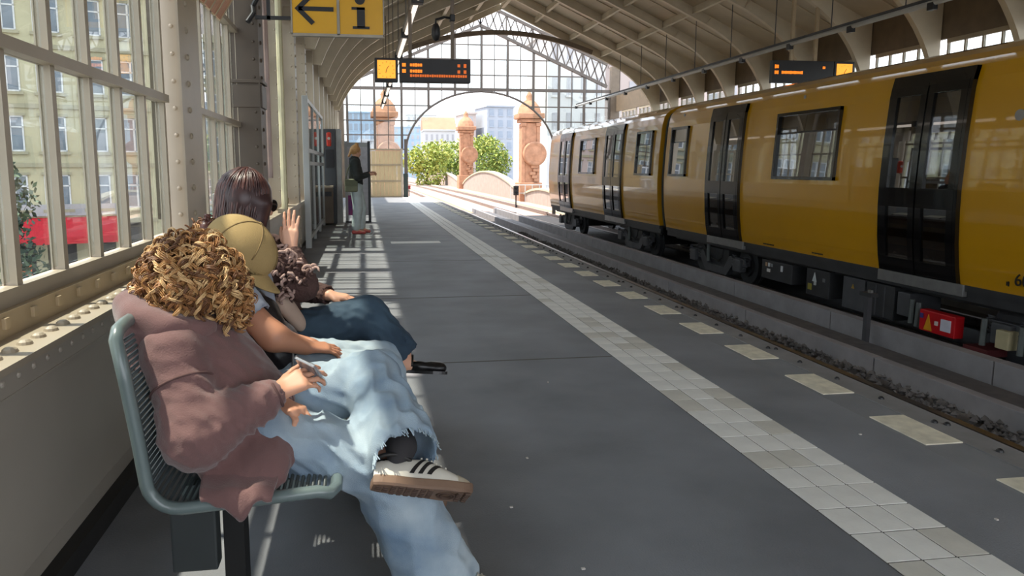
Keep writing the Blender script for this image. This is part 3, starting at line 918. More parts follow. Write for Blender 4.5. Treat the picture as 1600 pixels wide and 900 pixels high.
g = struct(MB().box(-160, 260, -60, 420, -5.3, -5.0).build('ground', O_street), 'street level below the viaduct')
deck = struct(MB().box(0.9, 10.0, 32.3, 170, -1.6, -0.86).build('viaduct_deck', O_deck), 'pale ballasted viaduct deck beyond the station')
for x in (2.98, 4.28, 6.62, 8.07):
    pts = [(x - 0.0011 * max(0, y - 40) ** 2 * 0.35, y, -0.78) for y in range(32, 150, 4)]
    mbx = MB()
    for a, b in zip(pts[:-1], pts[1:]): mbx.bar(a, b, 0.07, 0.15)
    mbx.build('rail', M_rail, deck)
for x0 in (2.2, 5.2, 9.1):
    pts = [(x0 - 0.0011 * max(0, y - 40) ** 2 * 0.35, y, -0.83) for y in range(32, 150, 4)]
    mbx = MB()
    for a, b in zip(pts[:-1], pts[1:]): mbx.bar(a, b, 0.5, 0.12)
    mbx.build('walkway_slab', O_cream, deck)
# right-hand parapet dipping in shallow arcs between the pillars
def parapet(xa, label):
    par = struct(empty('trim_1'), label)
    for (ya, yb, h) in ((36, 46, 0.5), (46.8, 75, 1.4), (76, 120, 1.2)):
        top = []
        for i in range(15):
            t = i / 14; y = ya + (yb - ya) * t
            top.append((y, -0.86 + 0.35 + h * math.sin(math.pi * t) ** 0.8))
        poly = [(ya, -1.2)] + top + [(yb, -1.2)]
        # prism along x with (y,z) polygon
        MB().prism(poly, 'x', xa, xa + 0.35).build('parapet', O_par, par)
        for a, b in zip(top[:-1], top[1:]):
            MB().bar((xa + 0.17, a[0], a[1] + 0.05), (xa + 0.17, b[0], b[1] + 0.05), 0.5, 0.12).build('coping', O_cream, par)
    return par
parapet(10.0, 'pale stone parapet rising in shallow arcs along the viaduct')

def pillar(loc, s, label):
    root = empty('stone_pillar', loc)
    tag(root, label, 'pillar', 'sandstone pillars on the viaduct')
    w = 0.50 * s
    MB().cbox((0, 0, 0.5 * s), (w * 2.2, w * 2.2, 1.0 * s), 0.04 * s).build('plinth', O_sand, root)
    MB().cbox((0, 0, 2.35 * s), (w * 1.65, w * 1.65, 2.9 * s), 0.05 * s).build('shaft', O_sand, root)
    for sx in (-1, 1):
        MB().cbox((sx * w * 0.72, -w * 0.80, 2.4 * s), (0.16 * s, 0.12 * s, 2.8 * s), 0.02 * s).build('pilaster', O_sand, root)
        MB().cbox((sx * w * 0.72, -w * 0.84, 3.72 * s), (0.24 * s, 0.18 * s, 0.16 * s), 0.02 * s).build('volute', O_sand, root)
    MB().cbox((0, 0, 3.9 * s), (w * 2.0, w * 2.0, 0.16 * s), 0.03 * s).cbox((0, 0, 4.12 * s), (w * 2.5, w * 2.5, 0.26 * s), 0.05 * s).build('capital', O_sand, root)
    MB().lathe([(w * 1.15, 4.25 * s), (w * 1.0, 4.55 * s), (w * 0.6, 4.8 * s), (w * 0.3, 4.9 * s), (w * 0.34, 5.05 * s), (w * 0.12, 5.25 * s), (0.001, 5.3 * s)], n=16).build('finial', O_sand, root, smooth=True)
    # round cartouche with wreath
    MB().lathe([(0.001, 0.16 * s), (0.3 * s, 0.12 * s), (0.42 * s, 0.10 * s), (0.52 * s, 0.16 * s), (0.58 * s, 0.05 * s), (0.58 * s, -0.1 * s)], n=24).build('cartouche', O_sand, root, smooth=True, loc=(w * 0.35, -w * 0.95, 2.35 * s), rot=(math.radians(90), 0, 0))
    for i in range(7):
        MB().cbox((w * 0.35 + 0.1 * s * math.sin(i * 2.1), -w * 0.95, (1.75 - i * 0.16) * s), (0.34 * s - i * 0.03 * s, 0.14 * s, 0.15 * s), 0.03 * s).build('festoon', O_sand, root)
    MB().cbox((w * 0.35, -w * 1.05, 2.36 * s), (0.3 * s, 0.12 * s, 0.12 * s), 0.03 * s).build('relief', O_sand, root)
    return root
pillar((10.4, 46.3, -1.0), 1.32, 'tall sandstone pillar with a round cartouche, nearest on the viaduct parapet')
pillar((10.4, 75.4, -1.0), 1.5, 'smaller-looking sandstone pillar among the trees farther down the viaduct')
pillar((1.35, 46.3, -1.0), 1.32, 'sandstone pillar seen through the end glazing above the gate')

# trees beyond the viaduct
def tree(loc, blobs, n, size, m, label, group, seed, trunk=True):
    root = empty('tree', loc)
    tag(root, label, 'tree', group)
    leaf_mass('foliage', blobs, n, size, m, root, seed)
    if trunk:
        MB().tube([(0, 0, 0), (0.1, 0, blobs[0][2] * 0.5), (0, 0.1, blobs[0][2])], [0.28, 0.22, 0.1], 8).build('trunk', O_bark, root)
    return root
tree((7.6, 90, -5), [(0, 0, 7.3, 2.0), (-1.4, 0, 7.0, 1.6), (1.6, 0, 8.0, 1.5), (0.5, 0, 5.5, 2.0)], 3200, 0.22, O_leaf[:2], 'yellow-green tree at the left of the track arch', 'trees beyond the viaduct', 2)
tree((12.6, 100, -5), [(0, 0, 7.6, 2.3), (1.4, 0, 8.8, 1.6), (-1.6, 0, 7.0, 1.6), (0, 0, 5.5, 2.2)], 3200, 0.22, O_leaf, 'olive green tree left of the smaller pillar', 'trees beyond the viaduct', 3)
tree((15.6, 91, -5), [(0, 0, 7.7, 2.1), (-0.6, 0, 8.9, 1.5), (1.2, 0, 6.8, 1.5), (0, 0, 5.4, 2.0)], 3600, 0.2, [O_leaf[0], O_leaf[2], O_leaf[1]], 'round green tree right of the smaller pillar', 'trees beyond the viaduct', 4)

# far buildings: body, windows set in, cornice
def block(name, loc, rotz, w, d, h, m, label, nx, nz, wm, ww=0.5, wh=0.6, roof=None, z0=0.6, base=0.0):
    root = empty(name, loc, (0, 0, rotz))
    tag(root, label, 'building')
    MB().box(-w / 2, w / 2, 0, d, 0, h).build('walls', m, root)
    cw = w / nx; ch = (h - base) / nz
    pm = MB().box(-cw * ww / 2, cw * ww / 2, -0.06, 0.05, 0, ch * wh).mesh('window', wm)
    fm = MB().box(-cw * ww / 2 - 0.1, cw * ww / 2 + 0.1, -0.14, 0.02, -0.18, 0.0).mesh('window_sill', m)
    for i in range(nx):
        for j in range(nz):
            x = -w / 2 + cw * (i + 0.5); z = base + ch * (j + 0.22)
            inst('window', pm, root, (x, 0, z)); 
            inst('window_sill', fm, root, (x, 0, z))
    MB().box(-w / 2 - 0.25, w / 2 + 0.25, -0.35, d, h, h + 0.35).build('cornice', m, root)
    if roof:
        MB().prism([(-0.3, h + 0.35), (d + 0.3, h + 0.35), (d * 0.55, h + roof[0]), (d * 0.45, h + roof[0])], 'x', -w / 2 - 0.3, w / 2 + 0.3).build('roof', roof[1], root)
    return root
B_white = mat('far_white', (196, 195, 194), 0.9, var=0.05, scale=0.2)  # far building tones lightened, distance haze is in the colour
B_pink = mat('far_pink', (182, 168, 162), 0.9, var=0.08, scale=0.2)
B_grey = mat('far_grey', (158, 163, 172), 0.9, var=0.08, scale=0.2)
B_blue = mat('far_blue_glass', (148, 170, 192), 0.4, var=0.1, scale=0.3)
B_win = mat('far_window', (136, 146, 160), 0.3, var=0.2, scale=0.5)
B_winp = mat('far_window_pale', (164, 163, 166), 0.4, var=0.2, scale=0.5)
B_red = mat('far_red_roof', (170, 120, 96), 0.9, var=0.1, scale=0.4)
block('apartment_block', (18.0, 62, -5), 0, 5.0, 8, 17.5, B_white, 'white apartment block right of the tall sandstone pillar', 4, 6, B_winp, 0.35, 0.5)
block('apartment_block', (27.5, 64, -5), math.radians(0), 13, 8, 26, B_pink, 'pinkish apartment block seen through the right end glazing', 7, 9, B_winp, 0.45, 0.55)
block('office_block', (31.5, 170, -5), math.radians(10), 6.5, 9, 20, B_grey, 'narrow grey office block right of the trees', 3, 8, B_win, 0.5, 0.6)
block('office_block', (24.9, 172, -5), math.radians(10), 2.4, 8, 18.5, B_pink, 'slim pink tower beside the grey office block', 1, 7, B_winp, 0.4, 0.6)
block('office_block', (19.5, 190, -5), 0, 8, 8, 15.5, B_white, 'pale low block with a red roof behind the trees', 6, 5, B_winp, 0.4, 0.5, (3.6, B_red))
block('high_rise', (14.5, 260, -5), 0, 11, 8, 20, B_blue, 'distant pale blue high-rise left of the smaller pillar', 6, 9, B_winp, 0.5, 0.6)
block('office_block', (23.5, 300, -5), 0, 12, 8, 27, B_white, 'distant white block on the skyline between the pillars', 6, 9, B_winp, 0.4, 0.5)
block('glass_tower', (-0.2, 200, -5), 0, 7, 7, 20.5, B_blue, 'blue glass tower seen through the end glazing at left', 5, 8, B_win, 0.7, 0.7)
block('office_block', (2.8, 150, -5), 0, 6, 8, 11.5, B_grey, 'grey low block behind the gate', 4, 4, B_winp)

# small track signal beyond the platform end
sg = empty('track_signal', (8.0, 38.6, -0.9))
tag(sg, 'small black signal head on a thin post beside the far tracks', 'signal')
MB().tube([(0, 0, 0), (0, 0, 0.75)], 0.04, 8).build('post', M_under, sg)
MB().cbox((0, 0, 0.95), (0.26, 0.2, 0.5), 0.02).build('head', M_rub, sg)
for z in (0.83, 1.07): MB().cyl((0, -0.11, z), 0.07, 0.04, 'y', 12).build('lens', M_blk, sg)
sg = empty('track_signal', (3.4, 56, -0.86))
tag(sg, 'tiny red and dark signal between the rails far down the line', 'signal')
MB().tube([(0, 0, 0), (0, 0, 0.5)], 0.04, 6).build('post', M_under, sg)
MB().cbox((0, 0, 0.65), (0.24, 0.2, 0.28), 0.02).build('head', mat('signal_red', (110, 30, 30), 0.6), sg)
# thin handrail across the line
hr = empty('handrail', (0, 45, -0.86))
tag(hr, 'thin pale metal handrail at the foot of the tall pillar', 'railing')
for i in range(8):
    MB().tube([(9.0 + i * 0.45, 0, 0), (9.0 + i * 0.45, 0, 1.05)], 0.025, 6).build('baluster', M_greyf, hr)
for z in (0.55, 1.05): MB().tube([(9.0, 0, z), (12.15, 0, z)], 0.025, 6).build('rail', M_greyf, hr)

# ---- the street side: facade across the road
F_wall = mat('ochre_facade', (184, 177, 147), 0.9, var=0.12, scale=0.5, bump=0.1, bscale=6)
F_grn = mat('grey_green_facade', (140, 146, 134), 0.9, var=0.1, scale=0.5)
F_trim = mat('facade_trim', (158, 152, 128), 0.9, var=0.08, scale=1)
F_white = mat('window_white', (206, 206, 206), 0.6)
F_glass = mat('house_glass', (112, 122, 132), 0.15, var=0.3, scale=0.8)
F_roof = mat('grey_roof_tiles', (140, 132, 132), 0.9, var=0.2, scale=1.5)
F_shop = mat('shop_front', (110, 104, 102), 0.7, var=0.4, scale=1.2)
F_red = mat('red_awning', (190, 30, 44), 0.7)
F_green = mat('green_awning', (72, 140, 112), 0.7)
F_dk = mat('shop_dark', (48, 46, 48), 0.5, var=0.4, scale=2)

def house(loc, rotz, w, h, floors, cols, wallm, label, awning=None, gable=None, sign=None, x_off=0.0, z_shop=3.6):
    root = empty('town_house', loc, (0, 0, rotz))
    tag(root, label, 'building', 'houses across the street')
    MB().box(-w / 2, w / 2, 0, 9, z_shop, h).build('walls', wallm, root)
    MB().box(-w / 2, w / 2, 0.5, 9, 0, z_shop).build('shop_wall', F_shop, root)
    for i in range(cols + 1):
        x = -w / 2 + w * i / cols
        MB().box(x - 0.25, x + 0.25, 0.0, 0.5, 0, z_shop).build('shop_pier', wallm, root)
    for i in range(cols):
        x = -w / 2 + w * (i + 0.5) / cols
        MB().box(x - w / cols * 0.36, x + w / cols * 0.36, 0.42, 0.52, 0.4, z_shop - 1.0).build('shop_window', F_dk, root)
    fh = (h - z_shop) / floors; cw = w / cols
    ww, wh = min(1.15, cw * 0.62), fh * 0.60
    for j in range(floors):
        MB().box(-w / 2, w / 2, -0.10, 0.02, z_shop + fh * j - 0.08, z_shop + fh * j + 0.12).build('string_course', F_trim, root)
        for i in range(cols):
            x = -w / 2 + cw * (i + 0.5); z = z_shop + fh * j + fh * 0.24
            fr = MB()
            for (a, b, c, d) in ((-ww / 2, ww / 2, 0, 0.07), (-ww / 2, ww / 2, wh - 0.07, wh), (-ww / 2, -ww / 2 + 0.07, 0, wh), (ww / 2 - 0.07, ww / 2, 0, wh), (-0.045, 0.045, 0, wh), (-ww / 2, ww / 2, wh * 0.66, wh * 0.66 + 0.07)):
                fr.box(a, b, -0.03, 0.03, c, d)
            f = fr.build('window', F_white, root, loc=(x, -0.02, z))
            MB().box(-ww / 2, ww / 2, -0.005, 0.012, 0, wh).build('pane', F_glass, f)
            MB().box(x - ww / 2 - 0.12, x + ww / 2 + 0.12, -0.14, 0.0, z - 0.14, z).build('window_sill', F_trim, root)
            MB().box(x - ww / 2 - 0.1, x + ww / 2 + 0.1, -0.09, 0.0, z + wh, z + wh + 0.12).build('window_head', F_trim, root)
    MB().box(-w / 2 - 0.2, w / 2 + 0.2, -0.45, 0.3, h, h + 0.4).build('cornice', F_trim, root)
    MB().prism([(-0.4, h + 0.4), (9, h + 0.4), (6, h + 4.2), (3.2, h + 4.2)], 'x', -w / 2, w / 2).build('roof', F_roof, root)
    if gable is not None:
        gx_, gr = gable
        pts = [(gx_ - gr, h)] + [(gx_ + gr * math.cos(math.pi - math.pi * i / 16), h + gr * 0.95 * math.sin(math.pi * i / 16)) for i in range(17)] + [(gx_ + gr, h)]
        MB().prism(pts, 'y', -0.3, 0.6).build('gable', wallm, root)
        for k_, (r1, yy_) in enumerate(((gr, -0.42), (gr * 0.78, -0.36))):
            ring = [(gx_ + r1 * math.cos(math.pi * i / 20), yy_ + 0.06, h + 0.95 * r1 * math.sin(math.pi * i / 20)) for i in range(21)]
            MB().tube(ring, 0.13, 6).build('gable_moulding', F_trim, root)
        MB().box(gx_ - 0.5, gx_ + 0.5, -0.36, -0.2, h + 0.1, h + 1.1).build('gable_window', F_glass, root)
    if awning:
        for (xa, xb, zt, m) in awning:
            MB().prism([(0.0, zt), (0.0, zt + 0.12), (-1.5, zt - 0.72), (-1.5, zt - 1.05), (-1.42, zt - 1.05), (-1.42, zt - 0.78)], 'x', xa, xb).build('awning', m, root)
            MB().box(xa, xb, -0.12, 0.0, zt + 0.2, zt + 0.75).build('shop_sign', F_white if m is F_green else B_winp, root)
    return root
house((-17.0, 37.4, -5), math.radians(20), 14.0, 14.6, 4, 8, F_wall, 'ochre apartment house with curved gable and red shop awning across the street', [(0.2, 5.2, 3.75, F_red)], (1.6, 2.2))
house((-7.2, 45.5, -5), math.radians(30), 8.0, 13.2, 4, 5, F_grn, 'grey-green apartment house with a green shop awning across the street', [(-4.2, 2.0, 3.6, F_green)])
house((-4.5, 66.0, -5), math.radians(70), 14.0, 16.0, 5, 7, B_pink, 'pinkish corner house farther up the street')
house((-34, 29.0, -5), math.radians(24), 18.0, 15.6, 4, 8, F_wall, 'ochre apartment house at the far left across the street')
# round street sign, parked vans
tr = tree((-8.15, 17.2, -5), [(0, 0, 5.4, 1.1), (-0.6, 0.2, 6.3, 1.05), (0.25, -0.1, 4.1, 1.0), (-0.7, 0, 4.6, 1.0), (0.1, 0, 2.8, 0.75), (-0.9, 0.2, 3.4, 0.9)], 6500, 0.085, O_dleaf, 'dark blue-green street tree close outside the left window', 'street trees', 9)
def car_parked(loc, rz, col, label):
    root = empty('parked_car', loc, (0, 0, rz)); tag(root, label, 'car', 'cars parked in the street')
    MB().prism([(-2.0, 0.35), (2.0, 0.35), (2.05, 0.8), (1.2, 0.95), (0.7, 1.42), (-1.2, 1.45), (-1.8, 0.95), (-2.05, 0.85)], 'y', -0.85, 0.85).build('body', col, root)
    MB().prism([(1.0, 0.97), (0.62, 1.36), (-1.1, 1.38), (-1.55, 0.97)], 'y', -0.87, 0.87).build('side_glass', F_dk, root)
    for x in (-1.3, 1.3):
        for s in (-1, 1): MB().cyl((x, s * 0.8, 0.32), 0.32, 0.2, 'y', 16).build('wheel', M_rub, root)
    return root
car_parked((-11.6, 29.5, -5), math.radians(24), mat('car_white', (190, 190, 190), 0.3, coat=0.5), 'white parked car in the street below the red awning')
car_parked((-6.6, 31.8, -5), math.radians(24), mat('car_grey', (120, 124, 130), 0.3, coat=0.5), 'grey parked car in the street below the green awning')
car_parked((-10.2, 25.0, -5), math.radians(24), mat('car_silver', (160, 164, 168), 0.3, coat=0.5), 'silver parked car nearest the viaduct')
ob = empty('street_sign', (-11.5, 27.0, -5)); tag(ob, 'orange street sign on a pole in front of the shops', 'sign')
MB().tube([(0, 0, 0), (0, 0, 3.2)], 0.05, 8).build('pole', M_greyf, ob)
MB().cbox((0, -0.05, 2.7), (0.5, 0.06, 0.6), 0.02).build('plate', mat('orange_plate', (206, 90, 36), 0.6), ob)
# ================================================================== PLATFORM FITTINGS
M_ysign = mat('sign_yellow', (214, 160, 14), 0.4, var=0.03)
M_ink2 = mat('sign_black', (16, 16, 18), 0.45)
M_tin = mat('sign_frame', (150, 142, 128), 0.4, metal=0.3)
# hanging direction sign
sr = empty('direction_sign', (-0.19, 6.95, 2.42))
tag(sr, 'yellow hanging sign with a black left arrow and a letter i', 'sign')
for x0, x1 in ((-0.40, -0.012), (0.012, 0.395)):
    MB().cbox(((x0 + x1) / 2, 0, 0.225), (x1 - x0, 0.05, 0.43), 0.004).build('panel', M_ysign, sr)
MB().box(-0.41, 0.405, -0.03, 0.03, -0.012, 0.012).box(-0.012, 0.012, -0.03, 0.03, 0.0, 0.44).box(-0.412, -0.4, -0.03, 0.03, 0, 0.44).box(0.395, 0.405, -0.03, 0.03, 0, 0.44).box(-0.41, 0.405, -0.03, 0.03, 0.432, 0.452).build('frame', M_tin, sr)
ar = MB().box(-0.345, -0.04, -0.033, -0.024, 0.203, 0.240)
ar.prism([(-0.378, 0.222), (-0.235, 0.082), (-0.205, 0.110), (-0.318, 0.222), (-0.205, 0.334), (-0.235, 0.362)], 'y', -0.033, -0.024)
ar.build('arrow', M_ink2, sr)
im = MB().box(0.165, 0.235, -0.033, -0.024, 0.07, 0.245).box(0.125, 0.275, -0.033, -0.024, 0.06, 0.082).box(0.118, 0.235, -0.033, -0.024, 0.225, 0.247)
im.build('letter_stem', M_ink2, sr)
MB().cyl((0.192, -0.0285, 0.315), 0.046, 0.009, 'y', 20).build('letter_dot', M_ink2, sr)
br = MB().box(-0.72, -0.405, -0.014, 0.014, 0.125, 0.155).box(-0.62, -0.59, -0.014, 0.014, 0.12, 0.5).box(-0.72, -0.405, -0.014, 0.014, 0.42, 0.45)
br.build('bracket', M_black, sr)
MB().tube([(-0.78, -0.05, 0.09), (-0.73, -0.02, 0.17), (-0.74, 0.03, 0.24), (-0.70, 0.0, 0.3)], 0.022, 8).build('cable', M_black, sr)

# platform displays
M_case = mat('display_case', (30, 30, 33), 0.5)
M_led = mat('led_orange', (255, 140, 30), 0.5, emit=(255, 132, 30), estr=0.9)
M_led2 = mat('led_dim', (220, 110, 30), 0.5, emit=(214, 96, 24), estr=0.6)
M_clock = mat('clock_face', (255, 176, 60), 0.5, emit=(255, 170, 54), estr=0.8)
def display(loc, w, h, label, flip=False, s=1.0, lines=True):
    root = empty('departure_display', loc); tag(root, label, 'display', 'departure displays')
    cw = h * 1.0
    c0, c1 = (0, cw) if not flip else (w - cw, w)
    b0, b1 = (cw + 0.02, w) if not flip else (0, w - cw - 0.02)
    MB().cbox(((c0 + c1) / 2, 0, h / 2), (c1 - c0, 0.14, h), 0.008).build('clock_case', M_case, root)
    cf = MB().cbox(((c0 + c1) / 2, -0.072, h / 2 + 0.005), (cw * 0.78, 0.01, h * 0.76)).build('clock_face', M_clock, root)
    MB().bar(((c0 + c1) / 2, -0.079, h * 0.5), ((c0 + c1) / 2 + h * 0.1, -0.079, h * 0.66), 0.006, 0.012, (0, 1, 0)).bar(((c0 + c1) / 2, -0.079, h * 0.5), ((c0 + c1) / 2 - h * 0.03, -0.079, h * 0.36), 0.006, 0.018, (0, 1, 0)).build('clock_hands', M_ink2, cf)
    for i in range(12):
        a = i * math.pi / 6
        MB().cbox(((c0 + c1) / 2 + math.sin(a) * h * 0.32, -0.078, h / 2 + math.cos(a) * h * 0.32), (0.008, 0.003, 0.008)).build('hour_mark', M_ink2, cf)
    bo = MB().cbox(((b0 + b1) / 2, 0, h / 2), (b1 - b0, 0.14, h), 0.008).build('board_case', M_case, root)
    W = b1 - b0
    def led(x, z, ww, hh, m=M_led):
        n = max(1, int(ww / 0.028)); q = MB()
        r = random.Random(int(x * 1000 + z * 100))
        for i in range(n):
            q.cbox((b0 + x + ww * (i + 0.5) / n, -0.074, z), (ww / n * 0.78, 0.006, hh * r.uniform(0.75, 1.0)))
        q.build('led_text', m, bo)
    u = W / 1.14
    hh = h
    led(0.03 * u, hh * 0.72, 0.075 * u, hh * 0.17); led(0.03 * u, hh * 0.46, 0.075 * u, hh * 0.17)
    if lines:
        led(0.16 * u, hh * 0.72, 0.20 * u, hh * 0.14); led(0.16 * u, hh * 0.46, 0.20 * u, hh * 0.14)
        led(0.16 * u, hh * 0.27, 0.92 * u, hh * 0.12, M_led2)
        for x in (0.92, 1.02): led(x * u, hh * 0.72, 0.055 * u, hh * 0.16, M_led2); led(x * u, hh * 0.46, 0.055 * u, hh * 0.16, M_led2)
    else:
        led(0.16 * u, hh * 0.46, 0.40 * u, hh * 0.14); led(0.93 * u, hh * 0.70, 0.05 * u, hh * 0.14)
    return root
d1 = display((0.16, 9.0, 2.25), 1.13, 0.27, 'black departure board with an orange square clock hung over the platform')
for x in (0.42, 0.92):
    MB().box(x - 0.02, x + 0.02, -0.02, 0.02, 0.27, 3.2 if x > 0.6 else 2.9).build('hanger', M_brown, d1)
d2 = display((8.72, 15.2, 3.06), 1.9, 0.47, 'black departure board half hidden behind the train roof at right', True, lines=False)
for x in (0.45, 1.0):
    MB().box(x - 0.035, x + 0.035, -0.03, 0.03, 0.47, 2.4).build('hanger', M_beigew, d2)
# camera pod on the board's hanger
lp = empty('loudspeaker', (0.88, 8.95, 2.80)); tag(lp, 'small dark hanging speaker pod beside the board hanger', 'speaker')
MB().lathe([(0.001, 0.13), (0.03, 0.12), (0.05, 0.06), (0.052, 0.0), (0.035, -0.06), (0.001, -0.075)], n=14).build('pod', M_black, lp, smooth=True)
MB().tube([(0, 0, 0.12), (0, 0, 0.17), (0.1, 0.0, 0.20), (0.19, 0.05, 0.20)], 0.014, 8).build('arm', M_black, lp)
MB().cbox((0.20, 0.05, 0.20), (0.06, 0.08, 0.08), 0.01).build('clamp', M_black, lp)

# light strip over the platform
M_tube = mat('lamp_tube', (226, 220, 210), 0.4, emit=(255, 240, 225), estr=0.9)
M_lh = mat('lamp_housing', (120, 112, 102), 0.5)
LSX, LSZ = 0.62, 3.05
for i in range(2, 10):
    y = 1.95 + i * 2.13
    lr = empty('strip_light', (LSX, y, LSZ))
    tag(lr, 'strip light hung over the platform, %s in the row from the camera' % ['nearest', 'second', 'third', 'fourth', 'fifth', 'sixth', 'seventh', 'farthest'][i - 2], 'light', 'strip lights over the platform')
    MB().cbox((0, 1.06, 0.05), (0.11, 2.0, 0.05), 0.006).build('housing', M_lh, lr)
    MB().tube([(0, 0.1, 0), (0, 2.0, 0)], 0.028, 10).build('tube', M_tube, lr)
    MB().cbox((0, 0.0, 0.02), (0.13, 0.14, 0.12), 0.01).build('joint_box', M_black, lr)
    MB().tube([(0, 0, 0.06), (0, 0, 1.9 if i > 0 else 1.9)], 0.012, 6).build('hanger', M_lh, lr)
# cable tray over the other platform
ct = empty('cable_tray', (9.0, 0, 3.84)); tag(ct, 'long grey cable tray hung under the right side of the roof', 'cable tray')
MB().tube([(0, -2, 0), (0, 31, 0)], 0.045, 8).build('pipe', M_greyf, ct)
MB().box(-0.02, 0.02, -2, 31, 0.04, 0.09).build('rail', M_under2, ct)
for i in range(16):
    y = 1.0 + i * 2.0
    MB().cbox((0, y, -0.05), (0.09, 0.14, 0.12), 0.01).build('junction', M_black, ct)
    MB().tube([(0, y + 0.6, 0.05), (0, y + 0.6, 1.35)], 0.010, 6).build('hanger', M_under2, ct)

# glass partition with map cases along the wall
gp = empty('glass_partition', (-0.86, 11.8, 0)); tag(gp, 'grey framed glass partition along the platform wall ahead of the bench', 'partition')
for y in (0.0, 1.55, 3.1, 4.65):
    MB().cbox((0, y, 1.17), (0.09 if y == 0 else 0.05, 0.12 if y == 0 else 0.06, 2.34), 0.006).build('post', M_greyf, gp)
for z in (0.14, 1.32, 1.52, 2.30):
    MB().box(-0.025, 0.025, 0, 4.65, z - 0.03, z + 0.03).build('rail', M_greyf, gp)
pg = MB().box(-0.004, 0.004, 0.04, 1.51, 0.2, 2.26).mesh('pane', M_pane)
for y in (0, 1.55, 3.1): inst('pane', pg, gp, (0, y, 0))
M_post = mat('poster', (150, 146, 150), 0.6, var=0.6, scale=9, rgb2=(72, 70, 84))
M_postp = mat('poster_purple', (70, 52, 130), 0.5, var=0.5, scale=6, rgb2=(170, 60, 130))
for (y, z, h, m) in ((0.8, 0.85, 1.0, M_post), (2.3, 0.85, 1.2, M_post), (4.1, 1.0, 1.2, M_post), (3.2, 0.32, 0.34, M_postp)):
    MB().cbox((-0.035, y, z), (0.02, 0.75, h), 0.003).build('poster', m, gp)
ra = empty('fire_alarm', (-0.72, 16.62, 1.72)); tag(ra, 'red rounded alarm box on the pillar beyond the partition', 'alarm box')
M_redp = mat('alarm_red', (216, 58, 36), 0.4)
MB().cbox((0, 0, 0.14), (0.10, 0.10, 0.30), 0.03).build('box', M_redp, ra, smooth=True)
MB().cyl((0, -0.055, 0.16), 0.03, 0.012, 'y', 14).build('button', mat('alarm_white', (220, 210, 200), 0.5), ra)
MB().tube([(-0.04, 0.03, 0.0), (-0.10, 0.05, -0.05), (-0.14, 0.06, -0.3)], 0.01, 6).build('cable', M_black, ra)
cb = empty('ticket_machine', (-0.66, 17.12, 0)); tag(cb, 'tall dark grey ticket machine against the wall', 'machine')
M_cab = mat('cabinet_dark', (58, 62, 66), 0.5); M_cabl = mat('cabinet_light', (150, 152, 150), 0.5)
MB().cbox((-0.06, 0, 1.05), (0.26, 0.5, 2.1), 0.01).build('body', M_cab, cb)
MB().cbox((0.13, 0.02, 1.05), (0.12, 0.5, 2.1), 0.01).build('side_panel', M_cabl, cb)
MB().cbox((-0.06, -0.26, 1.45), (0.18, 0.02, 0.4), 0.004).build('screen', M_case, cb)
bn = empty('litter_bin', (-0.76, 16.66, 0)); tag(bn, 'brown litter bin beside the ticket machine', 'bin')
MB().cbox((0, 0, 0.42), (0.2, 0.26, 0.78), 0.02).build('body', M_brown, bn)
MB().cbox((0, 0, 0.83), (0.22, 0.28, 0.05), 0.01).build('lid', M_beige, bn)
MB().cbox((0, -0.132, 0.68), (0.14, 0.01, 0.1), 0.002).build('slot', M_black, bn)
ib = empty('notice_board', (-0.11, 17.3, 0)); tag(ib, 'white notice board with a purple picture behind the standing person', 'notice board')
M_nb = mat('notice_paper', (196, 196, 202), 0.6, var=0.12, scale=14)
for x in (-0.27, 0.25): MB().box(x - 0.03, x + 0.03, -0.04, 0.04, 0.03, 1.85).build('post', M_cab if x > 0 else M_greyf, ib)
MB().box(-0.24, 0.22, -0.02, 0.02, 0.16, 1.80).build('board', M_nb, ib)
MB().box(-0.24, 0.22, -0.03, 0.03, 1.72, 1.82).build('header', M_greyf, ib)
MB().box(-0.24, 0.10, -0.026, -0.02, 0.17, 0.62).build('picture', M_postp, ib)
for i in range(7): MB().box(-0.20, -0.20 + 0.1 + 0.04 * (i % 3), -0.025, -0.02, 1.56 - i * 0.13, 1.60 - i * 0.13).build('text_line', mat('notice_ink', (90, 100, 150), 0.6), ib)
MB().box(-0.30, 0.28, -0.1, 0.1, 0.0, 0.03).build('foot', M_black, ib)

# ---- the bench
M_bench = mat('bench_green_grey', (104, 118, 118), 0.32, var=0.06, scale=6, coat=0.4)
M_rod = mat('bench_rod', (74, 82, 84), 0.35, var=0.08, scale=6, coat=0.3)
BY0, BY1 = 1.82, 3.82
bench = empty('bench', (-0.40, 2.0, 0)); tag(bench, 'grey-green steel bench of thin rods with a tubular frame', 'bench')
def bl(o): o.location = (0.40, -2.0, 0); return o
# side profile: front lip, seat, rounded corner, back
prof = [(-0.10, 0.430), (-0.13, 0.436), (-0.30, 0.424), (-0.46, 0.414)]
for i in range(1, 7):
    a = -math.pi / 2 - (math.pi / 2 - 0.12) * i / 6
    prof.append((-0.465 + 0.075 * math.cos(a) , 0.490 + 0.075 * math.sin(a)))
prof += [(-0.553, 0.60), (-0.572, 0.74), (-0.588, 0.845)]
def along(p, n):
    P = [Vector(q) for q in p]; L_ = [0]
    for a, b in zip(P[:-1], P[1:]): L_.append(L_[-1] + (b - a).length)
    res = []
    for i in range(n):
        t = L_[-1] * i / (n - 1)
        j = max(k for k in range(len(L_) - 1) if L_[k] <= t + 1e-9)
        f = (t - L_[j]) / (L_[j + 1] - L_[j])
        res.append(P[j].lerp(P[j + 1], f))
    return res
rodm = MB().tube([(0, BY0, 0), (0, BY1, 0)], 0.0046, 6).mesh('rod', M_rod, True)
for q in along(prof, 58)[1:-1]:
    o = inst('rod', rodm, bench, (0.40 + q.x, -2.0, q.y))
